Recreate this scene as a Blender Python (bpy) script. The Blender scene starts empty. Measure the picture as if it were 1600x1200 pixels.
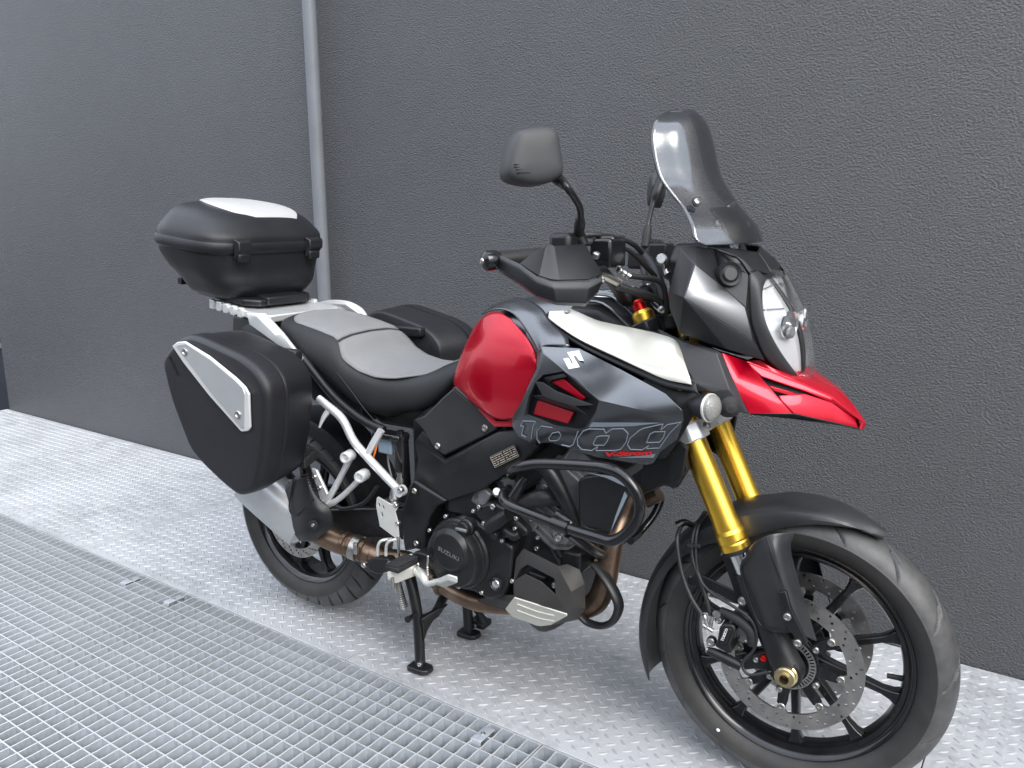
import bpy, bmesh, math, random
import numpy as np
from mathutils import Vector, Matrix
from mathutils.geometry import tessellate_polygon
random.seed(7)
rad = math.radians
scene = bpy.context.scene

# ------------------------------------------------------------------ camera
FOC, CAMH = 1278.31, 1.29557
RIGHT = Vector((0.8188901, 0.57389769, -0.00777474))
UPV = Vector((-0.10876482, 0.16846775, 0.97968813))
FWD = Vector((-0.56355055, 0.80141129, -0.20037645))
cam_data = bpy.data.cameras.new("camera")
cam_data.sensor_width = 36.0
cam_data.lens = FOC / 1600 * 36.0
cam_data.clip_start = 0.05
cam_data.clip_end = 800
cam = bpy.data.objects.new("camera", cam_data)
scene.collection.objects.link(cam)
m = Matrix((RIGHT, UPV, -FWD)).transposed().to_4x4()
m.translation = (0, 0, CAMH)
cam.matrix_world = m
scene.camera = cam

# ------------------------------------------------------------------ sky and sun
SUN_EL, SUN_AZ = rad(38), rad(116)        # azimuth measured from +Y (north) clockwise
world = bpy.data.worlds.new("World")
scene.world = world
world.use_nodes = True
nt = world.node_tree
nt.nodes.clear()
out = nt.nodes.new("ShaderNodeOutputWorld")
bg = nt.nodes.new("ShaderNodeBackground")
sky = nt.nodes.new("ShaderNodeTexSky")
sky.sky_type = 'NISHITA'
sky.sun_disc = False
sky.sun_elevation = SUN_EL
sky.sun_rotation = SUN_AZ
sky.air_density = 1.0
sky.dust_density = 2.0
tcw = nt.nodes.new("ShaderNodeTexCoord")
mpw = nt.nodes.new("ShaderNodeMapping"); mpw.inputs['Scale'].default_value = (1, 1, 2.2)
nzw = nt.nodes.new("ShaderNodeTexNoise"); nzw.inputs['Scale'].default_value = 2.6
nzw.inputs['Detail'].default_value = 6; nzw.inputs['Roughness'].default_value = .58
crw = nt.nodes.new("ShaderNodeValToRGB")
crw.color_ramp.elements[0].position = .34; crw.color_ramp.elements[0].color = (.45, .45, .45, 1)
crw.color_ramp.elements[1].position = .60; crw.color_ramp.elements[1].color = (1, 1, 1, 1)
cloud = nt.nodes.new("ShaderNodeMix"); cloud.data_type = 'RGBA'
cloud.inputs[7].default_value = (9.1, 9.7, 10.7, 1)     # cloud radiance, same scale as the clear sky
nt.links.new(tcw.outputs['Generated'], mpw.inputs['Vector'])
nt.links.new(mpw.outputs[0], nzw.inputs['Vector'])
nt.links.new(nzw.outputs['Fac'], crw.inputs[0])
nt.links.new(crw.outputs[0], cloud.inputs[0])
nt.links.new(sky.outputs[0], cloud.inputs[6])
sxyz = nt.nodes.new("ShaderNodeSeparateXYZ"); nt.links.new(tcw.outputs['Generated'], sxyz.inputs[0])
cie = nt.nodes.new("ShaderNodeMapRange"); cie.inputs[1].default_value = 0; cie.inputs[2].default_value = 1
cie.inputs[3].default_value = .42; cie.inputs[4].default_value = 1.26          # standard overcast sky: zenith three times the horizon
nt.links.new(sxyz.outputs[2], cie.inputs[0])
cmul = nt.nodes.new("ShaderNodeVectorMath"); cmul.operation = 'SCALE'
nt.links.new(cloud.outputs[2], cmul.inputs[0]); nt.links.new(cie.outputs[0], cmul.inputs['Scale'])
nt.links.new(cmul.outputs[0], bg.inputs[0])
bg.inputs[1].default_value = 0.15
nt.links.new(bg.outputs[0], out.inputs[0])

sun_data = bpy.data.lights.new("sun", 'SUN')
sun_data.energy = 1.5
sun_data.angle = rad(36)
sun_data.color = (1.0, .965, .91)
sun = bpy.data.objects.new("sun", sun_data)
scene.collection.objects.link(sun)
to_sun = Vector((math.sin(SUN_AZ) * math.cos(SUN_EL), math.cos(SUN_AZ) * math.cos(SUN_EL), math.sin(SUN_EL)))
sun.rotation_euler = (-to_sun).to_track_quat('-Z', 'Y').to_euler()
sun.location = (0, 0, 8)

vs = scene.view_settings
vs.view_transform = 'Standard'
vs.look = 'None'
vs.exposure = 1.0
vs.gamma = 1.0
vs.use_curve_mapping = False
scene.cycles.max_bounces = 7; scene.cycles.diffuse_bounces = 3; scene.cycles.glossy_bounces = 3
scene.cycles.transmission_bounces = 4; scene.cycles.transparent_max_bounces = 10

# ------------------------------------------------------------------ materials
MAT = {}
def mat(name, col, rough=.5, metal=0., bump=0., bscale=200., cvar=0., cscale=6., rvar=0., coat=0., coatr=.05,
        spec=.5, trans=0., ior=1.45, aniso=0., alpha=1.):
    if name in MAT: return MAT[name]
    mt = bpy.data.materials.new(name); mt.use_nodes = True
    n = mt.node_tree; b = n.nodes['Principled BSDF']
    b.inputs['Base Color'].default_value = (*col, 1)
    b.inputs['Roughness'].default_value = rough
    b.inputs['Metallic'].default_value = metal
    b.inputs['Coat Weight'].default_value = coat
    b.inputs['Coat Roughness'].default_value = coatr
    b.inputs['Specular IOR Level'].default_value = spec
    b.inputs['Transmission Weight'].default_value = trans
    b.inputs['IOR'].default_value = ior
    b.inputs['Alpha'].default_value = alpha
    tc = n.nodes.new("ShaderNodeTexCoord")
    if cvar or rvar:
        nz = n.nodes.new("ShaderNodeTexNoise"); nz.inputs['Scale'].default_value = cscale
        nz.inputs['Detail'].default_value = 7; nz.inputs['Roughness'].default_value = .65
        n.links.new(tc.outputs['Object'], nz.inputs['Vector'])
    if cvar:
        mr = n.nodes.new("ShaderNodeMapRange")
        mr.inputs[1].default_value = .3; mr.inputs[2].default_value = .7
        mr.inputs[3].default_value = 1 - cvar; mr.inputs[4].default_value = 1 + cvar
        n.links.new(nz.outputs['Fac'], mr.inputs[0])
        mx = n.nodes.new("ShaderNodeMix"); mx.data_type = 'RGBA'; mx.blend_type = 'MULTIPLY'
        mx.inputs[0].default_value = 1; mx.inputs[6].default_value = (*col, 1)
        n.links.new(mr.outputs[0], mx.inputs[7])
        n.links.new(mx.outputs[2], b.inputs['Base Color'])
    if rvar:
        m2 = n.nodes.new("ShaderNodeMapRange")
        m2.inputs[1].default_value = .3; m2.inputs[2].default_value = .7
        m2.inputs[3].default_value = max(.02, rough - rvar); m2.inputs[4].default_value = min(1, rough + rvar)
        n.links.new(nz.outputs['Fac'], m2.inputs[0]); n.links.new(m2.outputs[0], b.inputs['Roughness'])
    if bump:
        n2 = n.nodes.new("ShaderNodeTexNoise"); n2.inputs['Scale'].default_value = bscale
        n2.inputs['Detail'].default_value = 3
        n.links.new(tc.outputs['Object'], n2.inputs['Vector'])
        bp = n.nodes.new("ShaderNodeBump"); bp.inputs['Strength'].default_value = bump
        bp.inputs['Distance'].default_value = .002
        n.links.new(n2.outputs['Fac'], bp.inputs['Height']); n.links.new(bp.outputs[0], b.inputs['Normal'])
    MAT[name] = mt
    return mt

mat('mirror_shell', (.045, .046, .048), .48, bump=.3, bscale=900, cvar=.12, cscale=9)
mat('guard_plastic', (.024, .025, .027), .32, bump=.15, bscale=900, cvar=.15, cscale=9, rvar=.05)
mat('plastic', (.010, .0105, .012), .38, bump=.25, bscale=900, cvar=.18, cscale=9, rvar=.07)
mat('plastic_case', (.012, .0125, .015), .38, bump=.35, bscale=1100, cvar=.15, cscale=7, rvar=.08)
mat('plastic_grey', (.030, .030, .032), .42, bump=.25, bscale=900, cvar=.15, cscale=9, rvar=.06)
mat('plastic_taupe', (.040, .037, .035), .46, bump=.3, bscale=1000, cvar=.15, cscale=12, rvar=.06)
mat('paint_insert', (.16, .163, .17), .30, metal=.9, coat=.15, coatr=.25, cvar=.05, cscale=3)
mat('paint_grey', (.150, .155, .165), .25, metal=.92, coat=.15, coatr=.2, cvar=.06, cscale=3, rvar=.04)
mat('paint_black', (.013, .0135, .015), .32, cvar=.2, cscale=10, rvar=.06)
mat('frame_black', (.010, .0105, .0115), .36, cvar=.25, cscale=14, rvar=.09)
mat('gloss_black', (.008, .008, .009), .20, coat=.3, cvar=.3, cscale=18, rvar=.06)
mat('engine_black', (.016, .016, .017), .34, metal=.2, bump=.12, bscale=500, cvar=.25, cscale=18, rvar=.08)
mat('engine_grey', (.20, .205, .21), .45, metal=.5, bump=.15, bscale=300, cvar=.3, cscale=20, rvar=.1)
mat('red_paint', (.52, .001, .018), .22, metal=.45, coat=.32, coatr=.015, cvar=.04, cscale=4)
mat('red_vent', (.30, .004, .012), .35, coat=.4, bump=.2, bscale=300)
mat('cream', (.70, .68, .60), .36, metal=.55, coat=.25, coatr=.2, cvar=.03, cscale=5, rvar=.04)
mat('gold', (.96, .60, .08), .32, metal=1., cvar=.02, cscale=6)
mat('silver', (.66, .67, .68), .38, metal=.75, cvar=.06, cscale=15, rvar=.07)
mat('silver_paint', (.76, .77, .77), .36, metal=.55, coat=.2, cvar=.05, cscale=12, rvar=.06)
mat('case_plate', (.52, .53, .54), .40, metal=.6, cvar=.04, cscale=8, rvar=.05)
mat('plate_rim', (.80, .80, .79), .30, metal=.5, cvar=.04, cscale=8)
mat('steel', (.48, .46, .43), .34, metal=1., cvar=.15, cscale=30, rvar=.08)
mat('disc_steel', (.50, .47, .44), .36, metal=1., cvar=.18, cscale=25, rvar=.08)
mat('bolt_steel', (.50, .50, .48), .32, metal=1., cvar=.2, cscale=90, rvar=.1)
mat('brass', (.62, .52, .30), .35, metal=1., cvar=.15, cscale=60)
mat('rubber', (.016, .016, .017), .62, bump=.2, bscale=400, cvar=.3, cscale=12, rvar=.1)
mat('seat_black', (.016, .017, .019), .50, bump=.5, bscale=1500, cvar=.12, cscale=8)
mat('seat_grey', (.20, .202, .204), .62, bump=.5, bscale=1300, cvar=.07, cscale=7)
mat('white_print', (.75, .76, .77), .45, cvar=.05, cscale=40)
mat('grey_print', (.20, .23, .27), .40)
mat('red_print', (.55, .02, .02), .40)
mat('chrome', (.80, .80, .80), .12, metal=1., cvar=.05, cscale=30)
mat('lens_clear', (1, 1, 1), .02, trans=1., ior=1.30)
mat('lens_signal', (.22, .215, .205), .2, bump=.9, bscale=260, coat=.8)
mat('reflector', (.90, .91, .92), .16, metal=.45)
mat('label_print', (.30, .26, .21), .5, cvar=.1, cscale=200)
mat('red_anodised', (.65, .02, .02), .3, metal=.8)
mat('orange_lens', (.85, .20, .02), .2, coat=.6)
mat('blue_plug', (.22, .30, .37), .5)
mat('hose', (.020, .020, .021), .45, bump=.3, bscale=250, cvar=.2, cscale=40)
mat('white_metal', (.70, .70, .66), .35, metal=.5, cvar=.06, cscale=20)
mat('mirror_glass', (.85, .87, .9), .03, metal=1.)

def nodes_of(name):
    mt = bpy.data.materials.new(name); mt.use_nodes = True
    MAT[name] = mt
    return mt.node_tree, mt.node_tree.nodes['Principled BSDF']
def N(n, t, **kw):
    x = n.nodes.new(t)
    for k, v in kw.items():
        if k.startswith('i_'): x.inputs[int(k[2:]) if k[2:].isdigit() else k[2:]].default_value = v
        else: setattr(x, k, v)
    return x

# smoked acrylic windscreen: thin tinted sheet with a clear gloss
n, b = nodes_of('smoked')
n.nodes.remove(b)
o_ = [x for x in n.nodes if x.type == 'OUTPUT_MATERIAL'][0]
tr = N(n, "ShaderNodeBsdfTransparent"); tr.inputs[0].default_value = (.60, .62, .65, 1)
gl = N(n, "ShaderNodeBsdfGlossy"); gl.inputs['Roughness'].default_value = .09; gl.inputs[0].default_value = (1, 1, 1, 1)
lw = N(n, "ShaderNodeLayerWeight"); lw.inputs[0].default_value = .5
pw = N(n, "ShaderNodeMath", operation='POWER'); pw.inputs[1].default_value = 3.5
n.links.new(lw.outputs['Facing'], pw.inputs[0])
fr = N(n, "ShaderNodeMath", operation='MULTIPLY_ADD'); fr.inputs[1].default_value = 0.42; fr.inputs[2].default_value = 0.105
n.links.new(pw.outputs[0], fr.inputs[0])
mx = N(n, "ShaderNodeMixShader")
n.links.new(fr.outputs[0], mx.inputs[0]); n.links.new(tr.outputs[0], mx.inputs[1]); n.links.new(gl.outputs[0], mx.inputs[2]); n.links.new(mx.outputs[0], o_.inputs[0])
n, b = nodes_of('lens_thin')
n.nodes.remove(b)
o_ = [x for x in n.nodes if x.type == 'OUTPUT_MATERIAL'][0]
tr = N(n, "ShaderNodeBsdfTransparent"); tr.inputs[0].default_value = (.97, .97, .97, 1)
gl = N(n, "ShaderNodeBsdfGlossy"); gl.inputs['Roughness'].default_value = .02; gl.inputs[0].default_value = (1, 1, 1, 1)
lw = N(n, "ShaderNodeLayerWeight"); lw.inputs[0].default_value = .5
pw = N(n, "ShaderNodeMath", operation='POWER'); pw.inputs[1].default_value = 3.5
n.links.new(lw.outputs['Facing'], pw.inputs[0])
fr = N(n, "ShaderNodeMath", operation='MULTIPLY_ADD'); fr.inputs[1].default_value = 0.7; fr.inputs[2].default_value = 0.05
n.links.new(pw.outputs[0], fr.inputs[0])
mx = N(n, "ShaderNodeMixShader")
n.links.new(fr.outputs[0], mx.inputs[0]); n.links.new(tr.outputs[0], mx.inputs[1]); n.links.new(gl.outputs[0], mx.inputs[2]); n.links.new(mx.outputs[0], o_.inputs[0])

# heat-tinted exhaust
n, b = nodes_of('exhaust')
tc = N(n, "ShaderNodeTexCoord")
nz = N(n, "ShaderNodeTexNoise", i_Scale=14., i_Detail=6.)
cr = N(n, "ShaderNodeValToRGB")
cr.color_ramp.elements[0].position = .3; cr.color_ramp.elements[0].color = (.115, .075, .055, 1)
cr.color_ramp.elements[1].position = .7; cr.color_ramp.elements[1].color = (.33, .235, .165, 1)
n.links.new(tc.outputs['Object'], nz.inputs['Vector']); n.links.new(nz.outputs['Fac'], cr.inputs[0])
n.links.new(cr.outputs[0], b.inputs['Base Color'])
b.inputs['Metallic'].default_value = .9; b.inputs['Roughness'].default_value = .36

# tyre rubber with a dusty bloom
n, b = nodes_of('tyre')
tc = N(n, "ShaderNodeTexCoord")
nz = N(n, "ShaderNodeTexNoise", i_Scale=16., i_Detail=8., i_Roughness=.7)
cr = N(n, "ShaderNodeValToRGB")
cr.color_ramp.elements[0].position = .35; cr.color_ramp.elements[0].color = (.021, .020, .019, 1)
cr.color_ramp.elements[1].position = .75; cr.color_ramp.elements[1].color = (.038, .036, .034, 1)
n2 = N(n, "ShaderNodeTexNoise", i_Scale=420., i_Detail=2.)
bp = N(n, "ShaderNodeBump", i_Strength=.25, i_Distance=.001)
n.links.new(tc.outputs['Object'], nz.inputs['Vector']); n.links.new(nz.outputs['Fac'], cr.inputs[0])
n.links.new(tc.outputs['Object'], n2.inputs['Vector']); n.links.new(n2.outputs['Fac'], bp.inputs['Height'])
n.links.new(cr.outputs[0], b.inputs['Base Color']); n.links.new(bp.outputs[0], b.inputs['Normal'])
b.inputs['Roughness'].default_value = .58

# worn, dusty tread
n, b = nodes_of('tread')
tc = N(n, "ShaderNodeTexCoord")
nz = N(n, "ShaderNodeTexNoise", i_Scale=16., i_Detail=8., i_Roughness=.7)
cr = N(n, "ShaderNodeValToRGB")
cr.color_ramp.elements[0].position = .35; cr.color_ramp.elements[0].color = (.036, .036, .036, 1)
cr.color_ramp.elements[1].position = .75; cr.color_ramp.elements[1].color = (.088, .086, .084, 1)
n2 = N(n, "ShaderNodeTexNoise", i_Scale=420., i_Detail=2.)
bp = N(n, "ShaderNodeBump", i_Strength=.25, i_Distance=.001)
n.links.new(tc.outputs['Object'], nz.inputs['Vector']); n.links.new(nz.outputs['Fac'], cr.inputs[0])
n.links.new(tc.outputs['Object'], n2.inputs['Vector']); n.links.new(n2.outputs['Fac'], bp.inputs['Height'])
n.links.new(cr.outputs[0], b.inputs['Base Color']); n.links.new(bp.outputs[0], b.inputs['Normal'])
b.inputs['Roughness'].default_value = .48

# hot-dip galvanised steel: spangle, dull patches, wipe marks
def galvanised(name, base, lo, hi, rough, metal=.4):
    n, b = nodes_of(name)
    tc = N(n, "ShaderNodeTexCoord")
    big = N(n, "ShaderNodeTexNoise", i_Scale=2.2, i_Detail=9., i_Roughness=.68, i_Distortion=.6)
    sp = N(n, "ShaderNodeTexVoronoi", i_Scale=55.)
    fine = N(n, "ShaderNodeTexNoise", i_Scale=70., i_Detail=5., i_Roughness=.7)
    mp = N(n, "ShaderNodeMapping"); mp.inputs['Scale'].default_value = (1.2, 4.5, 1); mp.inputs['Rotation'].default_value = (0, 0, .5)
    wipe = N(n, "ShaderNodeTexNoise", i_Scale=3.4, i_Detail=6., i_Roughness=.6, i_Distortion=1.2)
    for x in (big, sp, fine): n.links.new(tc.outputs['Object'], x.inputs['Vector'])
    n.links.new(tc.outputs['Object'], mp.inputs['Vector']); n.links.new(mp.outputs[0], wipe.inputs['Vector'])
    a1 = N(n, "ShaderNodeMath", operation='MULTIPLY_ADD'); a1.inputs[1].default_value = .5
    n.links.new(wipe.outputs['Fac'], a1.inputs[0]); n.links.new(big.outputs['Fac'], a1.inputs[2])
    a2 = N(n, "ShaderNodeMath", operation='MULTIPLY_ADD'); a2.inputs[1].default_value = .16
    n.links.new(sp.outputs['Color'], a2.inputs[0]); n.links.new(a1.outputs[0], a2.inputs[2])
    a3 = N(n, "ShaderNodeMath", operation='MULTIPLY_ADD'); a3.inputs[1].default_value = .22
    n.links.new(fine.outputs['Fac'], a3.inputs[0]); n.links.new(a2.outputs[0], a3.inputs[2])
    cr = N(n, "ShaderNodeValToRGB")
    cr.color_ramp.elements[0].position = .68; cr.color_ramp.elements[0].color = (*[lo * c for c in base], 1)
    cr.color_ramp.elements[1].position = 1.12 if False else 1.0; cr.color_ramp.elements[1].color = (*[hi * c for c in base], 1)
    n.links.new(a3.outputs[0], cr.inputs[0]); n.links.new(cr.outputs[0], b.inputs['Base Color'])
    rr = N(n, "ShaderNodeMapRange"); rr.inputs[1].default_value = .6; rr.inputs[2].default_value = 1.1
    rr.inputs[3].default_value = rough + .14; rr.inputs[4].default_value = rough - .10
    n.links.new(a3.outputs[0], rr.inputs[0]); n.links.new(rr.outputs[0], b.inputs['Roughness'])
    b.inputs['Metallic'].default_value = metal
    bp = N(n, "ShaderNodeBump", i_Strength=.25, i_Distance=.0006)
    n.links.new(fine.outputs['Fac'], bp.inputs['Height']); n.links.new(bp.outputs[0], b.inputs['Normal'])
galvanised('galv_plate', (.41, .418, .43), .66, 1.14, .42, .12)
galvanised('galv_bar', (.39, .415, .445), .75, 1.2, .5)
galvanised('galv_worn_lit', (.55, .56, .56), .9, 1.1, .38)      # bar tops: foot wear, plus the light on them put into the colour

# roughcast wall paint
n, b = nodes_of('stucco')
tc = N(n, "ShaderNodeTexCoord")
mp = N(n, "ShaderNodeMapping"); mp.inputs['Scale'].default_value = (1, 1, 1.2)
n1 = N(n, "ShaderNodeTexNoise", i_Scale=150., i_Detail=4.0, i_Roughness=.6, i_Distortion=.35)
n2 = N(n, "ShaderNodeTexNoise", i_Scale=260., i_Detail=3., i_Roughness=.6)
n3 = N(n, "ShaderNodeTexNoise", i_Scale=.9, i_Detail=6., i_Roughness=.6)
n4 = N(n, "ShaderNodeTexNoise", i_Scale=9., i_Detail=4., i_Roughness=.6)
n.links.new(tc.outputs['Object'], mp.inputs['Vector'])
for x in (n1, n2, n3, n4): n.links.new(mp.outputs[0], x.inputs['Vector'])
s1 = N(n, "ShaderNodeMapRange"); s1.inputs[1].default_value = .36; s1.inputs[2].default_value = .64
n.links.new(n1.outputs['Fac'], s1.inputs[0])
ad = N(n, "ShaderNodeMath", operation='MULTIPLY_ADD'); ad.inputs[1].default_value = .3
n.links.new(n2.outputs['Fac'], ad.inputs[0]); n.links.new(s1.outputs[0], ad.inputs[2])
bp = N(n, "ShaderNodeBump", i_Strength=.9, i_Distance=.0024)
n.links.new(ad.outputs[0], bp.inputs['Height']); n.links.new(bp.outputs[0], b.inputs['Normal'])
mm = N(n, "ShaderNodeMath", operation='MULTIPLY_ADD'); mm.inputs[1].default_value = .5
n.links.new(n4.outputs['Fac'], mm.inputs[0]); n.links.new(n3.outputs['Fac'], mm.inputs[2])
cr = N(n, "ShaderNodeValToRGB")
cr.color_ramp.elements[0].position = .5; cr.color_ramp.elements[0].color = (.040, .0420, .0465, 1)
cr.color_ramp.elements[1].position = 1.0; cr.color_ramp.elements[1].color = (.055, .0578, .0625, 1)
n.links.new(mm.outputs[0], cr.inputs[0]); n.links.new(cr.outputs[0], b.inputs['Base Color'])
b.inputs['Roughness'].default_value = .42
b.inputs['Specular IOR Level'].default_value = .85

mat('pipe_paint', (.155, .165, .182), .42, cvar=.08, cscale=5, rvar=.06, bump=.1, bscale=120)
mat('dark_steel', (.018, .022, .032), .4, cvar=.2, cscale=4)
mat('concrete', (.055, .056, .058), .8, cvar=.25, cscale=5, bump=.4, bscale=60)
mat('yard', (.10, .10, .10), .85, cvar=.2, cscale=3)

# ------------------------------------------------------------------ mesh helpers
COL = scene.collection
def V(*a): return Vector(a)
def link(name, me, parent=None, material=None):
    o = bpy.data.objects.new(name, me)
    COL.objects.link(o)
    if parent is not None: o.parent = parent
    if material is not None and me is not None:
        me.materials.clear(); me.materials.append(MAT[material])
    return o
def tag(o, label=None, cat=None, group=None, kind=None):
    for k, v in (('label', label), ('category', cat), ('group', group), ('kind', kind)):
        if v: o[k] = v
    return o
def mesh(name, verts, faces, material, parent=None, smooth=True, ang=32, solid=0., bevel=0., seg=2, sub=0, off=-1):
    me = bpy.data.meshes.new(name)
    me.from_pydata([tuple(v) for v in verts], [], faces)
    me.validate(); me.update()
    if smooth:
        me.shade_smooth(); me.set_sharp_from_angle(angle=rad(ang))
    o = link(name, me, parent, material)
    if sub:
        s = o.modifiers.new("sub", 'SUBSURF'); s.levels = s.render_levels = sub
    if solid:
        s = o.modifiers.new("solid", 'SOLIDIFY'); s.thickness = solid; s.offset = off; s.use_even_offset = False
    if bevel:
        s = o.modifiers.new("bevel", 'BEVEL'); s.width = bevel; s.segments = seg; s.limit_method = 'ANGLE'
        s.angle_limit = rad(22); s.harden_normals = False
    return o
def mirrored(verts): return [V(v[0], -v[1], v[2]) for v in verts]
def orient(verts, faces, hint):
    """flip the faces so that their mean normal points along hint"""
    acc = V(0, 0, 0)
    for f in faces:
        a, b_, c = verts[f[0]], verts[f[1]], verts[f[2]]
        acc += (b_ - a).cross(c - a)
        if len(f) > 3: acc += (verts[f[2]] - a).cross(verts[f[3]] - a)
    if acc.dot(hint) < 0: return [tuple(reversed(f)) for f in faces]
    return faces
def facets(name, verts, faces, material, parent, thick=.004, bevel=.002, both=False, hint=(0, -1, 0), **kw):
    verts = [V(*v) for v in verts]
    faces = orient(verts, faces, V(*hint))
    o = mesh(name, verts, faces, material, parent, solid=thick, bevel=bevel, **kw)
    if both:
        o2 = mesh(name, mirrored(verts), [tuple(reversed(f)) for f in faces], material, parent, solid=thick, bevel=bevel, **kw)
        return o, o2
    return o
def crm(p0, p1, p2, p3, t):
    return .5 * ((2 * p1) + (p2 - p0) * t + (2 * p0 - 5 * p1 + 4 * p2 - p3) * t * t + (3 * p1 - p0 - 3 * p2 + p3) * t ** 3)
def curve(pts, n=6, closed=False):
    pts = [V(*p) for p in pts]; k = len(pts); out = []
    if k < 3 and not closed:
        return [pts[0].lerp(pts[1], i / n) for i in range(n + 1)]
    rng = range(k) if closed else range(k - 1)
    for i in rng:
        if closed: a, b_, c, d_ = pts[i - 1], pts[i], pts[(i + 1) % k], pts[(i + 2) % k]
        else:
            b_, c = pts[i], pts[i + 1]
            a = pts[i - 1] if i else b_ * 2 - c
            d_ = pts[i + 2] if i + 2 < k else c * 2 - b_
        for j in range(n): out.append(crm(a, b_, c, d_, j / n))
    if not closed: out.append(pts[-1])
    return out
def gridfaces(R, C, wrapc=False, wrapr=False):
    f = []
    for i in range(R if wrapr else R - 1):
        for j in range(C if wrapc else C - 1):
            a = i * C + j; b_ = i * C + (j + 1) % C
            c = ((i + 1) % R) * C + (j + 1) % C; d_ = ((i + 1) % R) * C + j
            f.append((a, b_, c, d_))
    return f
def refine(rows, n, nr=None):
    r1 = [curve(r, n) for r in rows]
    cols = [curve([r1[i][j] for i in range(len(r1))], nr or n) for j in range(len(r1[0]))]
    return [[cols[j][i] for j in range(len(cols))] for i in range(len(cols[0]))]
def patch(name, rows, material, parent, n=5, nr=None, thick=.004, both=False, hint=(0, -1, 0), bevel=0., relax=0, **kw):
    g = refine(rows, n, nr)
    if relax:
        A = np.array([[tuple(v) for v in r] for r in g])
        for it in range(relax):
            for lam in (.5, -.52):
                B = A.copy(); m_ = (A[:-2, 1:-1] + A[2:, 1:-1] + A[1:-1, :-2] + A[1:-1, 2:]) / 4
                B[1:-1, 1:-1] += lam * (m_ - A[1:-1, 1:-1]); A = B
        g = [[V(*v) for v in r] for r in A]
    verts = [v for r in g for v in r]
    faces = orient(verts, gridfaces(len(g), len(g[0])), V(*hint))
    o = mesh(name, verts, faces, material, parent, solid=thick, bevel=bevel, **kw)
    if both:
        return o, mesh(name, mirrored(verts), [tuple(reversed(f)) for f in faces], material, parent, solid=thick, bevel=bevel, **kw)
    return o
def coons(name, top, bottom, left, right, bulge, material, parent, n=24, thick=.004, both=False, hint=(0, -1, 0), **kw):
    def rs(pts_, k):
        c_ = curve(pts_, 12); L_ = [0.]
        for p, q in zip(c_[:-1], c_[1:]): L_.append(L_[-1] + (q - p).length)
        out_ = []
        for i in range(k):
            t = L_[-1] * i / (k - 1); j = 0
            while j < len(L_) - 2 and L_[j + 1] < t: j += 1
            out_.append(c_[j].lerp(c_[j + 1], (t - L_[j]) / max(1e-9, L_[j + 1] - L_[j])))
        return out_
    T, B, L_, R_ = rs(top, n), rs(bottom, n), rs(left, n), rs(right, n); bv = V(*bulge)
    g = []
    for i in range(n):
        v = i / (n - 1); row = []
        for j in range(n):
            u = j / (n - 1)
            p = T[j] * (1 - v) + B[j] * v + L_[i] * (1 - u) + R_[i] * u - (T[0] * (1 - u) * (1 - v) + T[-1] * u * (1 - v) + B[0] * (1 - u) * v + B[-1] * u * v)
            row.append(p + bv * (math.sin(math.pi * u) ** .8 * math.sin(math.pi * v) ** .8))
        g.append(row)
    verts = [p for r in g for p in r]
    faces = orient(verts, gridfaces(n, n), V(*hint))
    o = mesh(name, verts, faces, material, parent, solid=thick, **kw)
    if both: return o, mesh(name, mirrored(verts), [tuple(reversed(f)) for f in faces], material, parent, solid=thick, **kw)
    return o
def tube(name, pts, r, material, parent=None, n=12, k=6, closed=False, flat=1., both=False, ridge=0.):
    pts = [V(*p) for p in pts]
    rs = r if isinstance(r, (list, tuple)) else [r] * len(pts)
    if k > 1 and (len(pts) > 2 or ridge):
        c = curve(pts, k, closed)
        rr = []
        for i in range(len(pts) if closed else len(pts) - 1):
            for j in range(k): rr.append(rs[i] + (rs[(i + 1) % len(rs)] - rs[i]) * j / k)
        if not closed: rr.append(rs[-1])
    else: c, rr = pts, list(rs)
    if ridge: rr = [x * (1 + ridge * (i % 2)) for i, x in enumerate(rr)]
    verts = []; up = None
    for i, p in enumerate(c):
        if closed: t = c[(i + 1) % len(c)] - c[i - 1]
        else: t = c[min(i + 1, len(c) - 1)] - c[max(i - 1, 0)]
        t.normalize()
        if up is None:
            up = V(0, 0, 1) if abs(t.z) < .9 else V(1, 0, 0)
        u = (up - t * up.dot(t)); u.normalize(); up = u; w = t.cross(u)
        for j in range(n):
            a = 2 * math.pi * j / n
            verts.append(p + u * (math.cos(a) * rr[i] * flat) + w * (math.sin(a) * rr[i]))
    faces = gridfaces(len(c), n, True, closed)
    if not closed:
        faces.append(tuple(reversed(range(n)))); faces.append(tuple(range((len(c) - 1) * n, len(c) * n)))
    faces = [tuple(reversed(f)) for f in faces]
    o = mesh(name, verts, faces, material, parent, ang=45)
    if both: return o, mesh(name, mirrored(verts), [tuple(reversed(f)) for f in faces], material, parent, ang=45)
    return o
def frame_from(axis, ref=None):
    w = V(*axis).normalized()
    r = V(*ref) if ref is not None else (V(0, 0, 1) if abs(w.z) < .9 else V(1, 0, 0))
    u = r - w * r.dot(w); u.normalize()
    return u, w.cross(u), w
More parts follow.
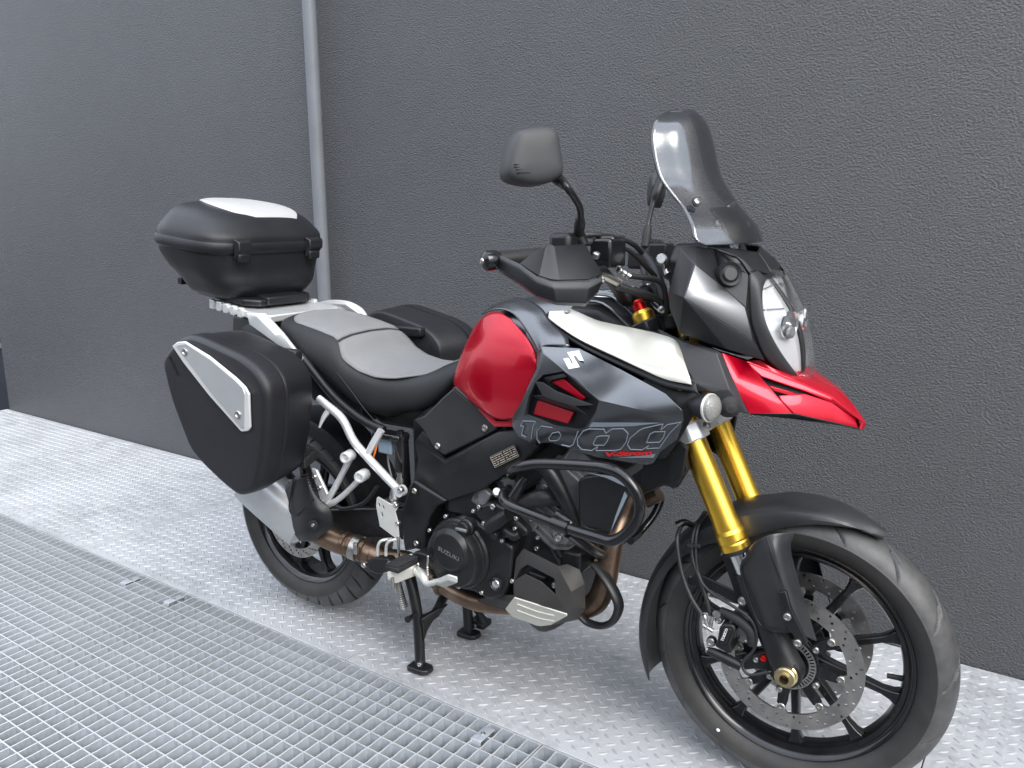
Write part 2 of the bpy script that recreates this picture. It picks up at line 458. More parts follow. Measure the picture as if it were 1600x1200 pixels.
def lathe(name, prof, origin, axis, material, parent=None, n=32, ang=32, both=False, bevel=0., ref=None):
    u, v, w = frame_from(axis, ref); o0 = V(*origin)
    verts = []; faces = []
    for r, h in prof:
        for j in range(n):
            a = 2 * math.pi * j / n
            verts.append(o0 + w * h + (u * math.cos(a) + v * math.sin(a)) * max(r, 1e-5))
    faces = gridfaces(len(prof), n, True)
    if prof[0][0] > 1e-4: faces.append(tuple(reversed(range(n))))
    if prof[-1][0] > 1e-4: faces.append(tuple(range((len(prof) - 1) * n, len(prof) * n)))
    o = mesh(name, verts, faces, material, parent, ang=ang, bevel=bevel)
    if both: return o, mesh(name, mirrored(verts), [tuple(reversed(f)) for f in faces], material, parent, ang=ang, bevel=bevel)
    return o
def ring_profile_closed(name, prof, origin, axis, material, parent=None, n=64, ang=32):
    u, v, w = frame_from(axis); o0 = V(*origin)
    verts = []
    for j in range(n):
        a = 2 * math.pi * j / n; d_ = u * math.cos(a) + v * math.sin(a)
        for r, h in prof: verts.append(o0 + w * h + d_ * r)
    faces = gridfaces(n, len(prof), True, True)
    return mesh(name, verts, [tuple(reversed(f)) for f in faces], material, parent, ang=ang)
def plate(name, outline, holes, fr, thick, material, parent=None, bevel=0., both=False):
    """flat plate: 2D outline (+ holes) in the frame fr = (origin, u, v), extruded by thick along u x v"""
    o0, u, v = V(*fr[0]), V(*fr[1]), V(*fr[2]); w = u.cross(v).normalized()
    loops = [outline] + list(holes)
    tri = tessellate_polygon([[V(x, y, 0) for x, y in l] for l in loops])
    flat = [p for l in loops for p in l]; nn = len(flat)
    verts = [o0 + u * x + v * y + w * (thick / 2) for x, y in flat] + [o0 + u * x + v * y - w * (thick / 2) for x, y in flat]
    faces = []
    for t in tri:
        a, b_, c = (flat[i] for i in t)
        s = (b_[0] - a[0]) * (c[1] - a[1]) - (b_[1] - a[1]) * (c[0] - a[0])
        t = tuple(t) if s > 0 else tuple(reversed(t))
        faces.append(t); faces.append(tuple(i + nn for i in reversed(t)))
    k = 0
    for li, l in enumerate(loops):
        area = sum(l[i - 1][0] * l[i][1] - l[i][0] * l[i - 1][1] for i in range(len(l)))
        ccw = (area > 0) == (li == 0)
        for i in range(len(l)):
            a, b_ = k + i, k + (i + 1) % len(l)
            f = (a, a + nn, b_ + nn, b_)
            faces.append(f if ccw else tuple(reversed(f)))
        k += len(l)
    o = mesh(name, verts, faces, material, parent, ang=30, bevel=bevel)
    if both: return o, mesh(name, mirrored(verts), [tuple(reversed(f)) for f in faces], material, parent, ang=30, bevel=bevel)
    return o
def circ(cx, cy, r, n=12, a0=0.): return [(cx + r * math.cos(a0 + 2 * math.pi * i / n), cy + r * math.sin(a0 + 2 * math.pi * i / n)) for i in range(n)]
def prism(name, pts, vec, material, parent, bevel=.003, both=False, seg=2):
    """solid from a 3D polygon swept by vec"""
    pts = [V(*p) for p in pts]; k = len(pts); vec = V(*vec)
    verts = pts + [p + vec for p in pts]
    nrm = V(0, 0, 0)
    for i in range(1, k - 1): nrm += (pts[i] - pts[0]).cross(pts[i + 1] - pts[0])
    if nrm.dot(vec) > 0: base = tuple(reversed(range(k)))
    else: base = tuple(range(k))
    faces = [base, tuple(i + k for i in reversed(base))]
    for i in range(k):
        a, b_ = base[i], base[(i + 1) % k]
        faces.append((b_, a, a + k, b_ + k))
    o = mesh(name, verts, faces, material, parent, bevel=bevel, seg=seg)
    if both: return o, mesh(name, mirrored(verts), [tuple(reversed(f)) for f in faces], material, parent, bevel=bevel, seg=seg)
    return o
def box(name, c, size, material, parent=None, bevel=.002, rot=None):
    M = rot.to_3x3() if rot is not None else Matrix.Identity(3)
    s = [x / 2 for x in size]; c = V(*c)
    verts = [c + M @ V(x * s[0], y * s[1], z * s[2]) for x in (-1, 1) for y in (-1, 1) for z in (-1, 1)]
    faces = [(0, 1, 3, 2), (4, 6, 7, 5), (0, 4, 5, 1), (2, 3, 7, 6), (0, 2, 6, 4), (1, 5, 7, 3)]
    return mesh(name, verts, faces, material, parent, bevel=bevel)
def rings(name, secs, material, parent, cap=True, n=1, m_=1, **kw):
    """loft through closed sections (lists of equal length); n, m_ refine along / around"""
    secs = [[V(*p) for p in s] for s in secs]
    if m_ > 1: secs = [curve(s, m_, True) for s in secs]
    if n > 1:
        cols = [curve([s[j] for s in secs], n) for j in range(len(secs[0]))]
        secs = [[c[i] for c in cols] for i in range(len(cols[0]))]
    k = len(secs[0]); verts = [p for s in secs for p in s]
    faces = gridfaces(len(secs), k, True)
    if cap: faces += [tuple(reversed(range(k))), tuple(range((len(secs) - 1) * k, len(secs) * k))]
    cen = sum(verts, V(0, 0, 0)) / len(verts); s = 0
    for f in faces[:len(faces) - 2]:
        a, b_, c = verts[f[0]], verts[f[1]], verts[f[2]]
        s += (b_ - a).cross(c - a).dot(a - cen)
    if s < 0: faces = [tuple(reversed(f)) for f in faces]
    return mesh(name, verts, faces, material, parent, **kw)

_bolt = {}
def bolt(p, axis, r, parent, material='bolt_steel', kind='dome', name='bolt'):
    key = (kind, material)
    if key not in _bolt:
        if kind == 'dome': prof = [(0, -1), (1, -1), (1, .0), (.95, .22), (.78, .42), (.50, .50), (.45, .22), (0, .22)]
        elif kind == 'flat': prof = [(0, -1), (1, -1), (1, .12), (.9, .2), (.48, .2), (.44, -.1), (0, -.1)]
        elif kind == 'hex': prof = [(0, -1), (1.25, -1), (1.25, .12), (1.0, .15), (1, .75), (.85, .9), (0, .9)]
        nn = 6 if kind == 'hexx' else 16
        me_o = lathe('bolt_proto', prof, (0, 0, 0), (0, 0, 1), material, None, n=nn)
        if kind == 'hex':
            pass
        _bolt[key] = me_o.data
        bpy.data.objects.remove(me_o)
    o = bpy.data.objects.new(name, _bolt[key]); COL.objects.link(o); o.parent = parent
    u, v, w = frame_from(axis)
    M = Matrix((u * r, v * r, w * r)).transposed().to_4x4(); M.translation = V(*p)
    o.matrix_local = M
    return o
def text_mesh(name, body, mapping, size, material, parent, depth=.0006, shear=0., spacing=1.0, align='CENTER', offset=0.):
    cu = bpy.data.curves.new(name, 'FONT'); cu.body = body; cu.size = size; cu.shear = shear
    cu.align_x = align; cu.align_y = 'CENTER'; cu.space_character = spacing; cu.offset = offset
    cu.extrude = depth; cu.resolution_u = 3
    t = bpy.data.objects.new(name, cu); COL.objects.link(t)
    dg = bpy.context.evaluated_depsgraph_get()
    me = bpy.data.meshes.new_from_object(t.evaluated_get(dg))
    bpy.data.objects.remove(t)
    for v in me.vertices: v.co = mapping(v.co.x, v.co.y, v.co.z)
    return link(name, me, parent, material)

# ------------------------------------------------------------------ the place
WALL_Y, EDGE_Y, COR_X = 2.5458, 1.5339, -6.108
# building wall
wall = box('building_wall', ((COR_X + 3.6) / 2, WALL_Y + .2, 2.6), (3.6 - COR_X, .4, 5.6), 'stucco', None, bevel=.012)
tag(wall, 'dark grey roughcast building wall standing behind the motorcycle', 'wall')
# rain pipe running up the wall
PIPE_X = -2.777
pipe = lathe('rain_pipe', [(.0, 0), (.029, 0), (.029, 4.4), (0, 4.4)], (PIPE_X, WALL_Y - .041, .02), (0, 0, 1), 'pipe_paint', None, n=40)
tag(pipe, 'round grey painted rain pipe running up the dark wall', 'pipe')
# ground far below and beyond
gm = mesh('yard_ground', [(-400, -400, -.42), (400, -400, -.42), (400, 400, -.42), (-400, 400, -.42)], [(0, 1, 2, 3)], 'concrete', None)
tag(gm, kind='structure')
# dark gate beyond the wall's end
gate = bpy.data.objects.new('steel_gate', None); COL.objects.link(gate)
gate.location = (-7.2, 3.0, -.42)
tag(gate, 'dark blue steel gate with pale rails past the end of the wall', 'gate')
for i in range(9):
    box('gate_panel', (-3.6 + i * .5, .0, 1.5), (.492, .04, 3.0), 'dark_steel', gate)
for z, h in ((.735, .03), (.93, .012), (1.6, .03)):
    box('gate_rail', (-1.6, -.045, z), (4.5, .045, h), 'pipe_paint', gate)

# tread plate walkway along the wall: separate sheets with narrow joints
walk = bpy.data.objects.new('walkway', None); COL.objects.link(walk); tag(walk, kind='structure')
joints = [-6.12, -4.70, -3.20, -1.70, -.2009, 1.30, 2.80]
for a, b_ in zip(joints[:-1], joints[1:]):
    box('tread_plate', ((a + b_) / 2, (EDGE_Y + .004 + WALL_Y - .004) / 2, -.004), (b_ - a - .003, WALL_Y - EDGE_Y - .008, .008), 'galv_plate', walk, bevel=.0012)
# raised lugs
LX, LY, L0X, L0Y = .0458, .0436, -1.1050, 1.6515
def lug_mesh():
    prof = []
    nlen = 6; verts = []; faces = []
    L_, Wd, Hh = .0148, .0043, .0023
    ring = []
    for i in range(12):
        t = 2 * math.pi * i / 12
        x = math.cos(t) * L_; y = Wd * (abs(math.sin(t)) ** 1.0) * (1 if math.sin(t) >= 0 else -1) * (1 - .25 * abs(math.cos(t)))
        verts.append((x, y, 0))
    for i in range(12):
        x, y, _ = verts[i]; verts.append((x * .70, y * .48, Hh))
    for i in range(12): faces.append((i, (i + 1) % 12, 12 + (i + 1) % 12, 12 + i))
    faces.append(tuple(range(12, 24)))
    return verts, faces
lv, lf = lug_mesh()
lug_me = bpy.data.meshes.new('tread_lug'); lug_me.from_pydata(lv, [], lf); lug_me.shade_smooth(); lug_me.set_sharp_from_angle(angle=rad(50))
lug_me.materials.append(MAT['galv_plate'])
spots = []
for i in range(-115, 90):
    for j in range(-4, 24):
        for k in (0, 1):
            x = L0X + LX * i + (.5 * LX if k else 0); y = L0Y + LY * j + (.5 * LY if k else 0)
            if not (EDGE_Y + .012 < y < WALL_Y - .012 and -6.1 < x < 1.6): continue
            if any(abs(x - q) < .013 for q in joints): continue
            spots.append((x, y, rad(41) if k else rad(-41)))
def screen(p):
    d_ = V(*p) - V(0, 0, CAMH); z = d_.dot(FWD)
    return (800 + FOC * d_.dot(RIGHT) / z, 600 - FOC * d_.dot(UPV) / z, z)
seen = []; rest = []
for s in spots:
    q = screen((s[0], s[1], 0))
    (seen if (q[2] > 0 and -5 < q[0] < 1605 and q[1] < 1205) else rest).append((q[2], s))
seen.sort()
BX = .32    # footprint of the wheel and stand hides those right below the motorcycle
near = seen[:300]; rest += seen[300:]
for _, (x, y, a) in near:
    o = bpy.data.objects.new('tread_lug', lug_me); COL.objects.link(o); o.parent = walk
    o.location = (x, y, -.0001); o.rotation_euler = (0, 0, a)
vv = []; ff = []
lva = np.array(lv)
for _, (x, y, a) in rest:
    c, s = math.cos(a), math.sin(a); b0 = len(vv)
    for p in lv: vv.append((x + p[0] * c - p[1] * s, y + p[0] * s + p[1] * c, p[2] - .0001))
    for f in lf: ff.append(tuple(b0 + i for i in f))
lo = mesh('tread_pattern', vv, ff, 'galv_plate', walk, ang=50); tag(lo, kind='stuff')

# bar grating panels beside the walkway
XA, XB = -2.6057, -.9933
BAR_T, BAR_D = .0036, .045
NEAR_Y = EDGE_Y - 22 * .0508
def grating(x0, x1, label, cells):
    g = bpy.data.objects.new('floor_grating', None); COL.objects.link(g); g.location = (x0, EDGE_Y, 0)
    tag(g, label, 'grating', 'grating panels beside the walkway')
    L_ = x1 - x0 - .004; D_ = EDGE_Y - NEAR_Y
    key = round(L_, 3)
    if key not in _bars:
        _bars[key] = box('bearing_bar', (L_ / 2, 0, -BAR_D / 2), (L_, BAR_T, BAR_D), 'galv_bar', g, bevel=.0005).data
        bpy.data.objects.remove([o for o in g.children][0])
    me = _bars[key]
    worn_lit(me)
    for j in range(23):
        o = bpy.data.objects.new('bearing_bar', me); COL.objects.link(o); o.parent = g
        o.location = (.002, -.003 - j * .0508, 0)
    me2 = _bars['cross']
    for i in range(cells + 1):
        edge = i in (0, cells)
        o = bpy.data.objects.new('banding_bar' if edge else 'cross_bar', _bars['band'] if edge else me2); COL.objects.link(o); o.parent = g
        o.location = (.002 + BAR_T / 2 + i * (L_ - BAR_T) / cells, -.0015, -.0007 if not edge else .0003)
_bars = {}
def worn_lit(me):  # upward faces get the paler zinc: top light painted in, with foot wear
    if len(me.materials) < 2: me.materials.append(MAT['galv_worn_lit'])
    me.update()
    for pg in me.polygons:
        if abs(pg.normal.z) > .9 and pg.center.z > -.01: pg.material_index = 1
def slender(name, pts, bevel):
    o = box(name, *pts, 'galv_bar', None, bevel=bevel); me = o.data
    bpy.data.objects.remove(o); return me
# cross bars: slightly wavy flat bars, as pressed between the bearing bars
nseg = 88; vv = []; ff = []
D_ = EDGE_Y - NEAR_Y
for i in range(nseg + 1):
    y = -D_ * i / nseg; dx = .0010 * math.sin(2 * math.pi * (y / .0508)); tw = .0008
    for (ax, az) in ((-.0021, 0), (.0021, 0), (.0015, -.034), (-.0015, -.034)):
        vv.append((ax + dx * (1 if az == 0 else -.6), y, az))
ff = gridfaces(nseg + 1, 4, True)
me = bpy.data.meshes.new('cross_bar'); me.from_pydata(vv, [], [tuple(reversed(f)) for f in ff]); me.materials.append(MAT['galv_bar']); me.update()
worn_lit(me); _bars['cross'] = me
me = bpy.data.meshes.new('banding_bar')
tmp = mesh('t', *(lambda hx, y0, y1, z0: ([(-hx, y0, 0), (hx, y0, 0), (hx, y1, 0), (-hx, y1, 0), (-hx, y0, z0), (hx, y0, z0), (hx, y1, z0), (-hx, y1, z0)],
            [(0, 3, 2, 1), (4, 5, 6, 7), (0, 1, 5, 4), (1, 2, 6, 5), (2, 3, 7, 6), (3, 0, 4, 7)]))(.0017, -D_, 0, -BAR_D), 'galv_bar')
tmp.data.flip_normals(); worn_lit(tmp.data); _bars['band'] = tmp.data; bpy.data.objects.remove(tmp)
grating(-4.218, XA, 'farthest floor grating panel, at the left edge of the picture', 41)
grating(XA, XB, 'long middle floor grating panel between its two joints', 41)
grating(XB, .619, 'nearest floor grating panel, cut off at the bottom edge', 41)
# saddle clips that hold the grating down
def clip(x, y, label):
    c = bpy.data.objects.new('grating_clip', None); COL.objects.link(c); c.location = (x, y, 0)
    tag(c, label, 'clip', 'saddle clips on the grating')
    secs = [(-.031, -.014), (-.029, .0015), (.029, .0015), (.031, -.014)]
    vs_ = []
    for (yy, zz) in secs: vs_ += [V(-.016, yy, zz), V(.016, yy, zz)]
    facets('saddle', vs_, [(0, 1, 3, 2), (2, 3, 5, 4), (4, 5, 7, 6)], 'galv_bar', c, thick=.003, bevel=.001, hint=(0, 0, 1), off=1)
    bolt((0, 0, .0045), (0, 0, 1), .0065, c, kind='flat')
clip(-2.752, 1.478, 'saddle clip on the farthest grating panel, left of the joint')
clip(-2.482, 1.478, 'saddle clip on the middle grating panel, just right of the far joint')
clip(-1.140, 1.480, 'saddle clip on the grating near the bottom edge, closest to the camera')
# steel angles that carry the walkway edge and the grating
box('support_beam', (-1.8, EDGE_Y + .052, -.11), (6.6, .09, .2), 'galv_bar', None)
tag(bpy.data.objects['support_beam'], kind='structure')

# the yard's far side: a low hall across from the wall; the gloss paint mirrors it
hall = bpy.data.objects.new('yard_hall', None); COL.objects.link(hall); hall.location = (1.0, -13.0, -.42)
tag(hall, 'low grey hall across the yard, mirrored in the glossy red tank panel', 'building')
mat('hall_wall', (.07, .07, .075), .7, cvar=.15, cscale=.6)
mat('hall_glass', (.03, .035, .04), .1)
box('hall_wall', (0, -3.0, 2.6), (44, 6, 5.2), 'hall_wall', hall, bevel=.02)
box('hall_roof', (0, -3.0, 5.32), (44.6, 6.6, .22), 'dark_steel', hall, bevel=.02)
for i in range(9):
    w_ = box('hall_window', (-19.2 + 4.8 * i, .03, 2.9), (2.6, .08, 1.5), 'pipe_paint', hall, bevel=.01)
    for k in (-1, 1): box('pane', (-19.2 + 4.8 * i + k * .62, .08, 2.9), (1.14, .03, 1.34), 'hall_glass', w_, bevel=0)

# ================================================================== the motorcycle
PSI, FX, FY, FZ, STEER, RAKE = .0265053, -.455025, 1.761681, .329, .0766099, rad(25.3)
bike = bpy.data.objects.new('motorcycle', None); COL.objects.link(bike)
bike.location = (FX, FY, 0); bike.rotation_euler = (0, 0, PSI)
tag(bike, 'red and black adventure touring motorcycle with hard cases, propped on its centre stand', 'motorcycle')
BF = V(math.cos(PSI), math.sin(PSI), 0); BL = V(-math.sin(PSI), math.cos(PSI), 0); BO = V(FX, FY, 0)
camL = V((V(0, 0, CAMH) - BO).dot(BF), (V(0, 0, CAMH) - BO).dot(BL), CAMH)
def rayL(px, py):
    d_ = RIGHT * ((px - 800) / FOC) - UPV * ((py - 600) / FOC) + FWD
    return V(d_.dot(BF), d_.dot(BL), d_.z)
# P: where the sight line through a photo pixel meets the plane at lateral distance y from the bike's centre plane
def P(px, py, y):
    d_ = rayL(px, py); return camL + d_ * ((y - camL.y) / d_.y)
def PX(px, py, x):
    d_ = rayL(px, py); return camL + d_ * ((x - camL.x) / d_.x)
def onp(p0, p1, p2, lift=0.):
    """sight line against the plane through three known points (lifted towards the camera by lift)"""
    nn = (p1 - p0).cross(p2 - p0).normalized()
    if nn.dot(camL - p0) < 0: nn = -nn
    q0 = p0 + nn * lift
    def f(px, py, more=0.):
        d_ = rayL(px, py); return camL + d_ * ((q0 + nn * more - camL).dot(nn) / d_.dot(nn))
    f.n = nn
    return f
# steered frame of the front wheel, origin at the front axle
ax = V(-math.sin(RAKE), 0, math.cos(RAKE))
MS3 = Matrix.Rotation(STEER, 3, ax)
C0 = V(0, 0, FZ)
nS = MS3 @ V(0, 1, 0)
fS = V(nS.y, -nS.x, 0).normalized(); uS = fS.cross(nS)
MS = Matrix((fS, nS, uS)).transposed().to_4x4(); MS.translation = C0
MSi = MS.inverted()
def SP(px, py, off):
    d_ = rayL(px, py); q0 = C0 + nS * off
    return MSi @ (camL + d_ * ((q0 - camL).dot(nS) / d_.dot(nS)))
def st(*os):
    for o in os: o.matrix_local = MS
    return os[0] if len(os) == 1 else os

# ------------------------------------------------------------------ wheels
def tyre(name, R, hw, rb, hb, parent, style, seed):
    prof = [(rb, hb), (rb + .006, hb + .006), (rb + .016, hw * .90), (rb + .028, hw * .975), (rb + .038, hw), (rb + .0395, hw * 1.005), (rb + .041, hw * .985)]
    k = len(prof); r0, h0 = prof[-1]
    ncr = 56
    half = [(rb - .004, hb - .010)] + prof
    crown = []
    for i in range(1, ncr):
        t = -1 + 2 * i / ncr                      # -1 .. 1 across the tread
        h = h0 * math.sin(t * 1.22) / math.sin(1.22)
        r = r0 + (R - r0) * (math.cos(t * 1.22) - math.cos(1.22)) / (1 - math.cos(1.22))
        crown.append((r, h))
    pr = [(r, -h) for r, h in half] + crown + [(r, h) for r, h in reversed(half)]
    pr = np.array(pr); M_ = len(pr); NT = 1200
    th = np.linspace(0, 2 * np.pi, NT, endpoint=False)
    TH, Rr = np.meshgrid(th, pr[:, 0], indexing='ij'); _, Hh = np.meshgrid(th, pr[:, 1], indexing='ij')
    dep = np.zeros_like(TH)
    hn = Hh / hw
    istread = np.zeros(M_, bool); istread[len(half) - 1:len(half) + ncr - 1 + 1] = True
    def groove(t0, hA, hB, sweep, bend, wid, d):
        s = np.clip((hn - hA) / (hB - hA), -1, 2)
        c = t0 + sweep * s + bend * s * s
        dt = (TH - c + np.pi) % (2 * np.pi) - np.pi
        inside = (s > 0) & (s < 1)
        taper = np.clip(np.minimum(s, 1 - s) * 6, .25, 1)
        g = np.clip(1.25 - np.abs(dt) * Rr / (wid * taper), 0, 1)
        return np.where(inside & istread[None, :], g * d, 0)
    if style == 'front':
        for i in range(15):
            t0 = 2 * np.pi * i / 15
            dep = np.maximum(dep, groove(t0, -.95, -.28, .20, -.03, .0046, .007))
            dep = np.maximum(dep, groove(t0 + .07, -.55, .12, .16, .03, .0038, .007))
            dep = np.maximum(dep, groove(t0 + .21, .95, .28, .20, -.03, .0046, .007))
            dep = np.maximum(dep, groove(t0 + .28, .55, -.12, .16, .03, .0038, .007))
    else:
        for i in range(17):
            t0 = 2 * np.pi * i / 17
            dep = np.maximum(dep, groove(t0, -.98, -.10, -.26, .05, .0042, .007))
            dep = np.maximum(dep, groove(t0 + .18, -.98, -.45, -.16, .0, .0036, .007))
            dep = np.maximum(dep, groove(t0 + .18, .98, .10, -.26, .05, .0042, .007))
            dep = np.maximum(dep, groove(t0, .98, .45, -.16, .0, .0036, .007))
    # fine raised band on the side wall
    Rr = Rr - dep
    verts = np.stack([Rr * np.cos(TH), Hh, Rr * np.sin(TH)], -1).reshape(-1, 3)
    faces = gridfaces(NT, M_, False, True)
    o = mesh(name, verts.tolist(), faces, 'tyre', parent, ang=40)
    o.data.materials.append(MAT['tread'])
    lo_i, hi_i = len(half) - 1, len(half) + ncr - 2
    idx = np.array([1 if lo_i <= (k_ % (M_ - 1)) <= hi_i else 0 for k_ in range(len(faces))], dtype=np.int32)
    deep = dep.reshape(-1)[np.array(faces)].mean(1) > .0035
    idx[deep] = 0
    o.data.polygons.foreach_set('material_index', idx)
    return o
def rim_mesh(name, rf, hw, parent):
    prof = [(rf, -hw), (rf - .003, -hw - .0025), (rf - .010, -hw + .0005), (rf - .017, -hw + .010), (rf - .026, -hw + .013), (rf - .030, -hw * .45), (rf - .031, hw * .45),
            (rf - .026, hw - .013), (rf - .017, hw - .010), (rf - .010, hw - .0005), (rf - .003, hw + .0025), (rf, hw), (rf - .004, hw - .005), (rf - .012, hw * .6), (rf - .020, hw * .3),
            (rf - .020, -hw * .3), (rf - .012, -hw * .6), (rf - .004, -hw + .005)]
    return ring_profile_closed(name, prof, (0, 0, 0), (0, 1, 0), 'gloss_black', parent, n=120)
def spokes(parent, base, step, cnt, r0, r1, w0, w1, dpt, flare):
    secs = []
    rr = [r0, r0 + .02, (r0 + r1) / 2, r1 - .035, r1 - .014, r1 + .003]
    ww = [w0 * 1.25, w0, (w0 + w1) / 2, w1, w1 * 1.5, flare]
    dd = [dpt * 1.3, dpt * 1.15, dpt, dpt * .95, dpt * 1.05, dpt * 1.25]
    for r, w, d_ in zip(rr, ww, dd):
        secs.append([(r, -d_, -w * .72), (r, -d_, w * .72), (r, -d_ * .5, w), (r, d_ * .5, w), (r, d_, w * .72), (r, d_, -w * .72), (r, d_ * .5, -w), (r, -d_ * .5, -w)])
    o = rings('spoke', secs, 'gloss_black', parent, bevel=.0015)
    me = o.data
    for i in range(cnt):
        if i: o = bpy.data.objects.new('spoke', me); COL.objects.link(o); o.parent = parent; b_ = o.modifiers.new('bevel', 'BEVEL'); b_.width = .0015; b_.segments = 2; b_.limit_method = 'ANGLE'
        o.rotation_euler = (0, -rad(base + step * i), 0)
def pol(f, n): return [(f(2 * math.pi * i / n) * math.cos(2 * math.pi * i / n), f(2 * math.pi * i / n) * math.sin(2 * math.pi * i / n)) for i in range(n)]
def bumpf(t, k, t0, wdt):
    dlt = ((t - t0 + math.pi / k) % (2 * math.pi / k)) - math.pi / k
    return max(0., 1 - (abs(dlt) / wdt) ** 2)
def brake_disc(parent, y, R, rin, ear, nb, t0, nh, thick=.005, side=-1, carrier=True, bobbin=.0085):
    fr = ((0, y, 0), (1, 0, 0), (0, 0, 1))
    holes = []
    for i in range(nh):
        a = 2 * math.pi * i / nh
        for j, rr in enumerate(np.linspace(rin + .008, R - .007, 3)):
            holes.append(circ(rr * math.cos(a + .085 * j), rr * math.sin(a + .085 * j), .0033, 8))
    inner = pol(lambda t: rin - ear * bumpf(t, nb, t0, .105), 192)
    plate('brake_disc', circ(0, 0, R, 120), [inner] + holes, fr, thick, 'disc_steel', parent)
    if carrier:
        arm = pol(lambda t: .062 + (rin - ear * .75 - .062) * min(1, 1.5 * bumpf(t, nb, t0, .17)), 192)
        wins = []
        for i in range(nb):
            a = t0 + 2 * math.pi * (i + .5) / nb
        plate('disc_carrier', arm, [circ(0, 0, .036, 32)], ((0, y + side * -.0, 0), (1, 0, 0), (0, 0, 1)), thick * 1.3, 'gloss_black', parent)
        for i in range(nb):
            a = t0 + 2 * math.pi * i / nb; rr = rin - ear * .55
            lathe('bobbin', [(.0045, -.004), (bobbin, -.004), (bobbin, .004), (bobbin * .85, .0052), (.0052, .0052), (.0045, .003), (.0045, -.004)],
                  (rr * math.cos(a), y + side * .0015, rr * math.sin(a)), (0, side, 0), 'steel', parent, n=20)

fw = rim_mesh('front_wheel', .2521, .036, bike); st(fw)
tyre('tyre', .329, .0555, .2495, .036, fw, 'front', 1)
spokes(fw, 22, 36, 10, .045, .2235, .012, .0085, .014, .022)
lathe('hub', [(.02, -.066), (.036, -.066), (.040, -.055), (.056, -.05), (.056, -.044), (.036, -.034), (.036, .034), (.056, .044), (.056, .05), (.040, .055), (.036, .066), (.02, .066)], (0, 0, 0), (0, 1, 0), 'gloss_black', fw, n=40)
for s in (-1, 1):
    brake_disc(fw, s * .0738, .155, .119, .020, 8, rad(39.8), 22, side=s)
    for i in range(5):
        a = rad(40 + 72 * i)
        bolt((.069 * math.cos(a), s * .0785, .069 * math.sin(a)), (0, s, 0), .0078, fw)
slots = [[(r * math.cos(a + q), r * math.sin(a + q)) for r, q in ((.046, -.03), (.055, -.03), (.055, .03), (.046, .03))] for a in np.linspace(0, 2 * math.pi, 44, endpoint=False)]
plate('sensor_ring', circ(0, 0, .058, 64), [circ(0, 0, .043, 48)] + slots, ((0, -.0815, 0), (1, 0, 0), (0, 0, 1)), .0025, 'steel', fw)
tube('valve_stem', [(.2225 * math.cos(rad(-3)), 0, .2225 * math.sin(rad(-3))), (.212 * math.cos(rad(-3)), -.002, .212 * math.sin(rad(-3))), (.192 * math.cos(rad(-3)), -.006, .192 * math.sin(rad(-3)))], [.007, .0058, .0055], 'rubber', fw)
lathe('balance_mark', [(0, 0), (.0045, 0), (.003, .001), (0, .001)], (.272 * math.cos(rad(236)), -.0525, .272 * math.sin(rad(236))), (0, -1, 0), 'white_print', fw, n=16)

RX, RZ = -1.5553, .3497
rw = rim_mesh('rear_wheel', .229, .055, bike); rw.location = (RX, 0, RZ)
tyre('tyre', .3215, .0755, .2265, .055, rw, 'rear', 2)
spokes(rw, 284, 36, 10, .05, .2005, .014, .010, .018, .026)
lathe('hub', [(.02, -.08), (.045, -.08), (.05, -.06), (.042, -.04), (.042, .05), (.07, .06), (.07, .08), (.02, .08)], (0, 0, 0), (0, 1, 0), 'gloss_black', rw, n=40)
brake_disc(rw, -.085, .130, .100, .02, 6, rad(20), 20, side=-1)
for i in range(3):
    a = rad(262 + 14 * i)
    box('balance_weight', (.2035 * math.cos(a), -.024, .2035 * math.sin(a)), (.004, .02, .012), 'steel', rw, bevel=.001, rot=Matrix.Rotation(-a, 3, 'Y'))

# ------------------------------------------------------------------ front fork (steered)
def seg_on(pa, pb, s): return pa.lerp(pb, s)
fa = SP(1150, 856, -.1); fb = SP(1003, 487, -.1)
fdir = (fb - fa).normalized()
fdir = (fdir + (ax.copy() * 1.0)).normalized()
for s in (-1, 1):
    A = V(fa.x, s * .1, fa.z)
    D = V(fdir.x, 0, fdir.z).normalized()
    def at(t): return A + D * t
    leg = lathe('fork_leg', [(.010, .0), (.0330, .0), (.0335, .012), (.0325, .016), (.0335, .02), (.0335, .036), (.0305, .045), (.0300, .062), (.0288, .070), (.0285, .46), (.0285, .53), (.0245, .535), (.0245, .555), (.018, .562), (0, .562)], A, D, 'gold', bike, n=48, ang=14)
    st(leg)
    lathe('slider', [(.0215, -.2), (.0215, .02)], A, D, 'chrome', leg, n=28)
    lathe('dust_seal', [(.030, -.010), (.032, -.004), (.032, .001), (.022, .001)], A, D, 'rubber', leg, n=32)
    lathe('preload_cap', [(.0155, .56), (.0155, .578), (.011, .580), (.011, .584), (.008, .587), (0, .587)], A, D, 'red_anodised', leg, n=6 if False else 24)
    # cast lower leg down to the axle
    lo = V(.004, s * .1, -.004)
    top = at(-.12)
    tube('axle_carrier', [at(-.055), at(-.11), top.lerp(lo, .45), top.lerp(lo, .8), lo, lo + V(.004, 0, -.030)], [.027, .029, .031, .034, .036, .020], 'engine_black', leg, n=24, k=5, flat=1.0)
    lathe('axle_boss', [(0, -.024), (.031, -.024), (.033, -.018), (.033, .020), (.030, .026), (0, .026)], lo, (0, s, 0), 'engine_black', leg, n=32)
nut = lathe('axle_nut', [(.0, .0), (.0245, 0), (.0245, .004), (.022, .006), (.0225, .016), (.0195, .020), (.0125, .020), (.0125, .026), (.010, .026), (.0095, .004), (0, .004)], (.004, -.124, -.004), (0, -1, 0), 'brass', bike, n=6 if False else 36)
st(nut)
